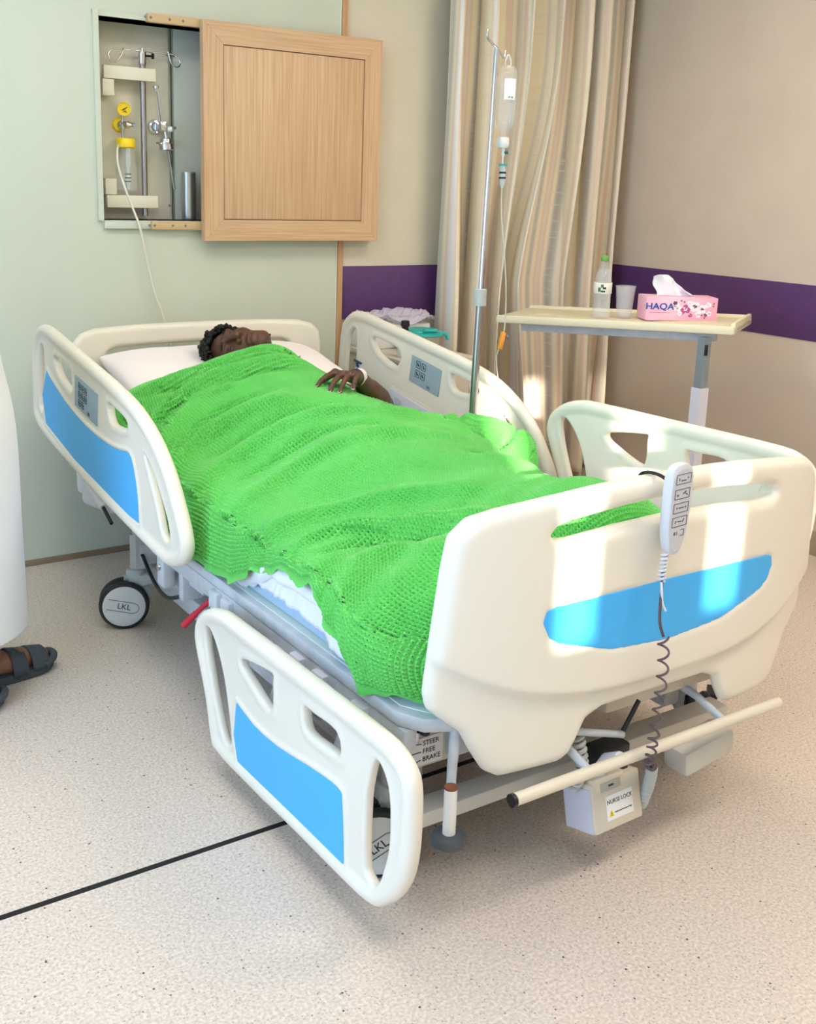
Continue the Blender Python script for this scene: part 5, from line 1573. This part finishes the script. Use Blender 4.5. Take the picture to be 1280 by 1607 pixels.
# ================================================================== curtain in the corner
def curtain_material():
    m = bpy.data.materials.new('striped_curtain')
    m.use_nodes = True
    nt = m.node_tree
    b = nt.nodes['Principled BSDF']
    b.inputs['Roughness'].default_value = .75
    b.inputs['Sheen Weight'].default_value = .2
    uv = nt.nodes.new('ShaderNodeTexCoord')
    sp = nt.nodes.new('ShaderNodeSeparateXYZ')
    nt.links.new(uv.outputs['UV'], sp.inputs[0])
    cb = nt.nodes.new('ShaderNodeCombineXYZ')
    ml = nt.nodes.new('ShaderNodeMath'); ml.operation = 'MULTIPLY'; ml.inputs[1].default_value = 44
    nt.links.new(sp.outputs[0], ml.inputs[0]); nt.links.new(ml.outputs[0], cb.inputs[0])
    wn = nt.nodes.new('ShaderNodeTexNoise'); wn.inputs['Scale'].default_value = 1.0; wn.inputs['Detail'].default_value = 1
    nt.links.new(cb.outputs[0], wn.inputs['Vector'])
    rp = nt.nodes.new('ShaderNodeValToRGB')
    cols = [(.30, (172, 166, 156)), (.38, (198, 194, 184)), (.45, (234, 224, 206)), (.52, (236, 224, 192)), (.58, (226, 200, 180)), (.66, (224, 222, 220))]
    el = rp.color_ramp.elements
    el[0].position, el[0].color = cols[0][0], (*lin(cols[0][1]), 1)
    el[1].position, el[1].color = cols[-1][0], (*lin(cols[-1][1]), 1)
    for p, c in cols[1:-1]:
        q = el.new(p); q.color = (*lin(c), 1)
    nt.links.new(wn.outputs['Fac'], rp.inputs['Fac'])
    # slub threads across the width
    cb2 = nt.nodes.new('ShaderNodeCombineXYZ')
    m2 = nt.nodes.new('ShaderNodeMath'); m2.operation = 'MULTIPLY'; m2.inputs[1].default_value = 160
    m3 = nt.nodes.new('ShaderNodeMath'); m3.operation = 'MULTIPLY'; m3.inputs[1].default_value = 22
    nt.links.new(sp.outputs[1], m2.inputs[0]); nt.links.new(sp.outputs[0], m3.inputs[0])
    nt.links.new(m3.outputs[0], cb2.inputs[0]); nt.links.new(m2.outputs[0], cb2.inputs[1])
    n2 = nt.nodes.new('ShaderNodeTexNoise'); n2.inputs['Scale'].default_value = 1.0; n2.inputs['Detail'].default_value = 3
    nt.links.new(cb2.outputs[0], n2.inputs['Vector'])
    r2 = nt.nodes.new('ShaderNodeValToRGB')
    r2.color_ramp.elements[0].position = .55; r2.color_ramp.elements[1].position = .68
    r2.color_ramp.elements[0].color = (0, 0, 0, 1); r2.color_ramp.elements[1].color = (.55, .55, .55, 1)
    nt.links.new(n2.outputs['Fac'], r2.inputs['Fac'])
    mx = nt.nodes.new('ShaderNodeMix'); mx.data_type = 'RGBA'
    nt.links.new(r2.outputs['Color'], mx.inputs[0]); nt.links.new(rp.outputs['Color'], mx.inputs[6])
    mx.inputs[7].default_value = (*lin((222, 214, 198)), 1)
    nt.links.new(mx.outputs[2], b.inputs['Base Color'])
    bp = nt.nodes.new('ShaderNodeBump'); bp.inputs['Strength'].default_value = .2; bp.inputs['Distance'].default_value = .002
    nt.links.new(n2.outputs['Fac'], bp.inputs['Height']); nt.links.new(bp.outputs['Normal'], b.inputs['Normal'])
    return m
NU, NZ = 420, 70
us = np.linspace(0, 1, NU); zs = np.linspace(2.60, .10, NZ)
rc_ = np.random.RandomState(5)
# pleats of uneven width
edges = np.cumsum(np.r_[0, rc_.uniform(.5, 1.7, 13)]); edges /= edges[-1]
ph = np.interp(us, edges, np.arange(14)*pi)
amp = np.interp(us, edges, rc_.uniform(.055, .10, 14))
CV = np.zeros((NZ, NU, 3))
for k, z in enumerate(zs):
    s = np.clip((2.0-z)/1.15, 0, 1); s = s*s*(3-2*s)
    low = np.clip((1.0-z)/.8, 0, 1)
    x = 1.065+1.005*us
    sweep = np.exp(-((us-.52)/.20)**2)
    x = x-.17*s*sweep+.12*low*np.exp(-((us-.62)/.16)**2)
    lean = .02*np.sin(us*17+z*1.1)*s
    yy = -.150-amp*(1+.25*s)*np.sin(ph+.35*np.sin(z*1.3+us*9)*s)-.012*np.sin(us*60+z*2)
    shear = .046*np.cos(ph+.4*s)
    CV[k, :, 0] = np.clip(x+shear+lean, 1.02, XR-.012); CV[k, :, 1] = np.minimum(yy, -.02); CV[k, :, 2] = z
me = bpy.data.meshes.new('curtain')
Fc = grid_faces(NZ, NU, False)
me.from_pydata([tuple(p) for p in CV.reshape(-1, 3)], [], Fc)
uvl = me.uv_layers.new(name='UVMap')
vi = np.zeros(len(me.loops), np.int32); me.loops.foreach_get('vertex_index', vi)
uvs = np.stack([(vi % NU)/(NU-1), (vi//NU)/(NZ-1)], 1).astype(np.float32)
uvl.data.foreach_set('uv', uvs.ravel())
cur = fin('curtain', me, curtain_material(), None, True, 0)
md = cur.modifiers.new('thick', 'SOLIDIFY'); md.thickness = .003
tag(cur, 'gathered beige and grey striped curtain hanging in the room corner', 'curtain')
ct = tube('curtain_track', [(.7, -.12, 2.62), (XR, -.12, 2.62)], .012, ALU, None, 8)
tag(ct, 'white curtain track on the ceiling above the gathered curtain', 'curtain track')

# ================================================================== the standing visitor at the left edge
vis = thing('person', (-1.07, -.94, 0), 'person in a long white robe and dark grey sandals standing beside the bed head', 'person')
VX, VY = -1.085, -.93
robe_st = []
for z, rx_, ry_, ox in ((.195, .205, .185, 0), (.22, .204, .185, 0), (.45, .200, .180, 0), (.75, .196, .180, 0), (.95, .178, .185, -.01), (1.15, .155, .180, -.01),
                        (1.32, .135, .195, -.015), (1.42, .105, .17, -.02), (1.46, .07, .09, -.02), (1.50, .058, .062, -.015)):
    robe_st.append([(VX+ox+rx_*cos(2*pi*i/16)*(1+(.03*cos(4*pi*i/8) if z < .9 else 0)), VY+ry_*sin(2*pi*i/16), z) for i in range(16)])
V = loft('r', robe_st, 5, None, per=3)
n, k = V.shape[:2]
robe_V = V
def vis_fn(X, Y, Z):
    f = ell_sd(X, Y, Z, (VX+.012, VY, 1.655), (.096, .076, .118))
    f = smin(f, ell_sd(X, Y, Z, (VX+.05, VY, 1.60), (.05, .05, .055)), .03)
    f = smin(f, caps_sd(X, Y, Z, (VX+.105, VY, 1.655), (VX+.122, VY, 1.628), .009, .013), .01)
    f = smin(f, caps_sd(X, np.abs(Y-VY), Z, (VX-.005, .078, 1.65), (VX-.008, .080, 1.63), .012, .010), .008)
    f = smin(f, caps_sd(X, Y, Z, (VX-.015, VY, 1.57), (VX-.02, VY, 1.42), .055, .062), .03)
    return f
Va, Fa = sdf((VX-.14, VY-.13, 1.38), (VX+.16, VY+.13, 1.80), .005, vis_fn, 2)
SK2 = mat('brown_skin', (150, 106, 82), .5, bump=(300, .2, .001))
def legs_fn(X, Y, Z):
    f = None
    for (ax_, ay_, dx, dy) in FEET:
        a = np.array([ax_, ay_]); d = np.array([dx, dy])
        g = caps_sd(X, Y, Z, (ax_, ay_, .50), (ax_, ay_, .10), .055, .036)
        g = smin(g, caps_sd(X, Y, Z, (ax_-.045*dx, ay_-.045*dy, .05), (ax_+.09*dx, ay_+.09*dy, .055), .030, .030), .03)
        g = smin(g, caps_sd(X, Y, Z, (ax_+.07*dx, ay_+.07*dy, .052), (ax_+.165*dx, ay_+.165*dy, .042), .030, .022), .02)
        f = g if f is None else np.minimum(f, g)
    return f
FEET = [(-.985, -.905, .97, .24), (-1.17, -1.02, .99, -.10)]
Vb, Fb = sdf((-1.40, -1.20, .01), (-.76, -.80, .58), .006, legs_fn, 2)
ARMS = [(1, [(VX-.02, VY+.20, 1.40), (VX-.06, VY+.245, 1.13), (VX-.05, VY+.235, .88)]), (-1, [(VX-.02, VY-.20, 1.40), (VX-.06, VY-.245, 1.13), (VX-.05, VY-.235, .88)])]
def hands_fn(X, Y, Z):
    f = None
    for s, (a, b, c) in ARMS:
        d = Vector((.35, 0, -.94))
        w = Vector(c)
        g = caps_sd(X, Y, Z, Vector(b)*.3+w*.7, w, .034, .026)
        p = w+d*.085
        for q in (-.03, -.010, .010, .028):
            k0 = p+Vector((q*.95, 0, q*.3))
            g = smin(g, caps_sd(X, Y, Z, w+Vector((q*.5, 0, 0)), k0, .017, .013), .012)
            L = .075-abs(q-.0)*.4
            fm = k0+d*L*.55+Vector((0, -s*.008, 0)); ft = fm+(d+Vector((0, -s*.5, 0))).normalized()*L*.5
            g = smin(g, np.minimum(caps_sd(X, Y, Z, k0, fm, .0095, .009), caps_sd(X, Y, Z, fm, ft, .009, .0075)), .004)
        g = smin(g, caps_sd(X, Y, Z, w+d*.03+Vector((.02, -s*.005, 0)), w+d*.085+Vector((.05, -s*.012, .01)), .012, .010), .008)
        f = g if f is None else np.minimum(f, g)
    return f
Vc, Fc_ = sdf((VX-.14, VY-.30, .68), (VX+.09, VY+.30, 1.04), .0045, hands_fn, 1)
def core_fn(X, Y, Z):
    f = ell_sd(X, Y, Z, (VX-.015, VY, 1.22), (.11, .16, .24))
    f = smin(f, caps_sd(X, Y, Z, (VX, VY-.05, 1.0), (-1.14, VY-.08, .45), .09, .06), .05)
    f = smin(f, caps_sd(X, Y, Z, (VX, VY+.05, 1.0), (-.98, VY+.01, .45), .09, .06), .05)
    return f
Vd, Fd = sdf((VX-.18, VY-.22, .36), (VX+.20, VY+.20, 1.5), .014, core_fn, 1)
Vs_, Fs_ = [], []
o_ = 0
for v_, f_ in ((Va, Fa), (Vb, Fb), (Vc, Fc_), (Vd, Fd)):
    Vs_.append(v_); Fs_.append(f_+o_); o_ += len(v_)
vb = mesh_np('body', np.concatenate(Vs_), np.concatenate(Fs_), SK2, vis)
ROBE = mat('white_robe', (240, 240, 240), .85, bump=(300, .2, .001), sheen=.2)
rob = obj('robe', V.reshape(-1, 3), grid_faces(n, k, True), ROBE, vis, True, 0)
md = rob.modifiers.new('thick', 'SOLIDIFY'); md.thickness = .003
for s, (a, b, c) in ARMS:
    cc = Vector(b)*.15+Vector(c)*.85
    tube('sleeve', crom([Vector(a)+Vector((0, -s*.09, .03)), a, b, cc], 6), [.04]+[.066]*6+[.060]*6+[.056]*6, ROBE, rob, 16, angle=0)
pts, rr = [], []
r_ = np.random.RandomState(14)
while len(pts) < 500:
    d = r_.normal(size=3); d /= np.linalg.norm(d)
    if d[2] < .25+.55*max(d[0], 0)-.8*max(-d[0], 0): continue
    pts.append((VX+.008+d[0]*.10, VY+d[1]*.08, 1.665+d[2]*.118)); rr.append(.008+.006*r_.rand())
lumps('hair', pts, rr, HAIR, vb)
for s in (-1, 1):
    lathe('eye', [(0, .005), (.008, .003), (.010, 0), (0, -.002)], (VX+.098, VY+s*.030, 1.662), EYE, vb, (1, s*.3, 0), 12)
SAND = mat('sandal_grey', (72, 80, 86), .7, bump=(200, .4, .002))
for q, (ax_, ay_, dx, dy) in enumerate(FEET):
    d = Vector((dx, dy, 0)).normalized(); w = Vector((-d.y, d.x, 0))
    a = Vector((ax_, ay_, 0))
    sole = [(-.085, -.028), (-.06, -.036), (.0, -.036), (.08, -.044), (.15, -.046), (.185, -.030), (.198, 0), (.188, .028), (.15, .042), (.08, .038), (0, .032), (-.06, .034), (-.085, .026), (-.095, 0)]
    bm = bmesh.new()
    sp2 = crom(sole, 3, True)
    R_ = []
    for z, sc in ((.001, .95), (.004, 1), (.020, 1.0), (.025, .97)):
        R_.append([bm.verts.new(a+d*(.05+(x-.05)*sc)+w*(y*sc)+Vector((0, 0, z+.010*max(0, (x-.12)/.08)**2))) for x, y in sp2])
    kk = len(sp2)
    for A_, B_ in zip(R_[:-1], R_[1:]):
        for i in range(kk): bm.faces.new((A_[i], A_[(i+1) % kk], B_[(i+1) % kk], B_[i]))
    bm.faces.new(R_[0][::-1]); bm.faces.new(R_[-1])
    so = from_bm('sandal', bm, SAND, vis)
    so['label'] = 'dark grey sandal'
    for (x0, x1, hh) in ((.055, .10, .072), (.115, .165, .060)):
        SVs = []
        for i in range(7):
            x = x0+(x1-x0)*i/6
            for j in range(13):
                an = pi*j/12
                SVs.append(a+d*x+w*(-cos(an)*.044)+Vector((0, 0, .018+sin(an)**.8*(hh-.012*(i/6)))))
        sv = obj('strap', SVs, grid_faces(7, 13, False), SAND, so, True, 0)
        md = sv.modifiers.new('thick', 'SOLIDIFY'); md.thickness = .005
    tube('toe_bumper', crom([a+d*.15+w*-.045+Vector((0, 0, .026)), a+d*.188+w*-.026+Vector((0, 0, .036)), a+d*.199+Vector((0, 0, .040)), a+d*.188+w*.026+Vector((0, 0, .036)), a+d*.15+w*.042+Vector((0, 0, .026))], 5), .011, SAND, so, 8)
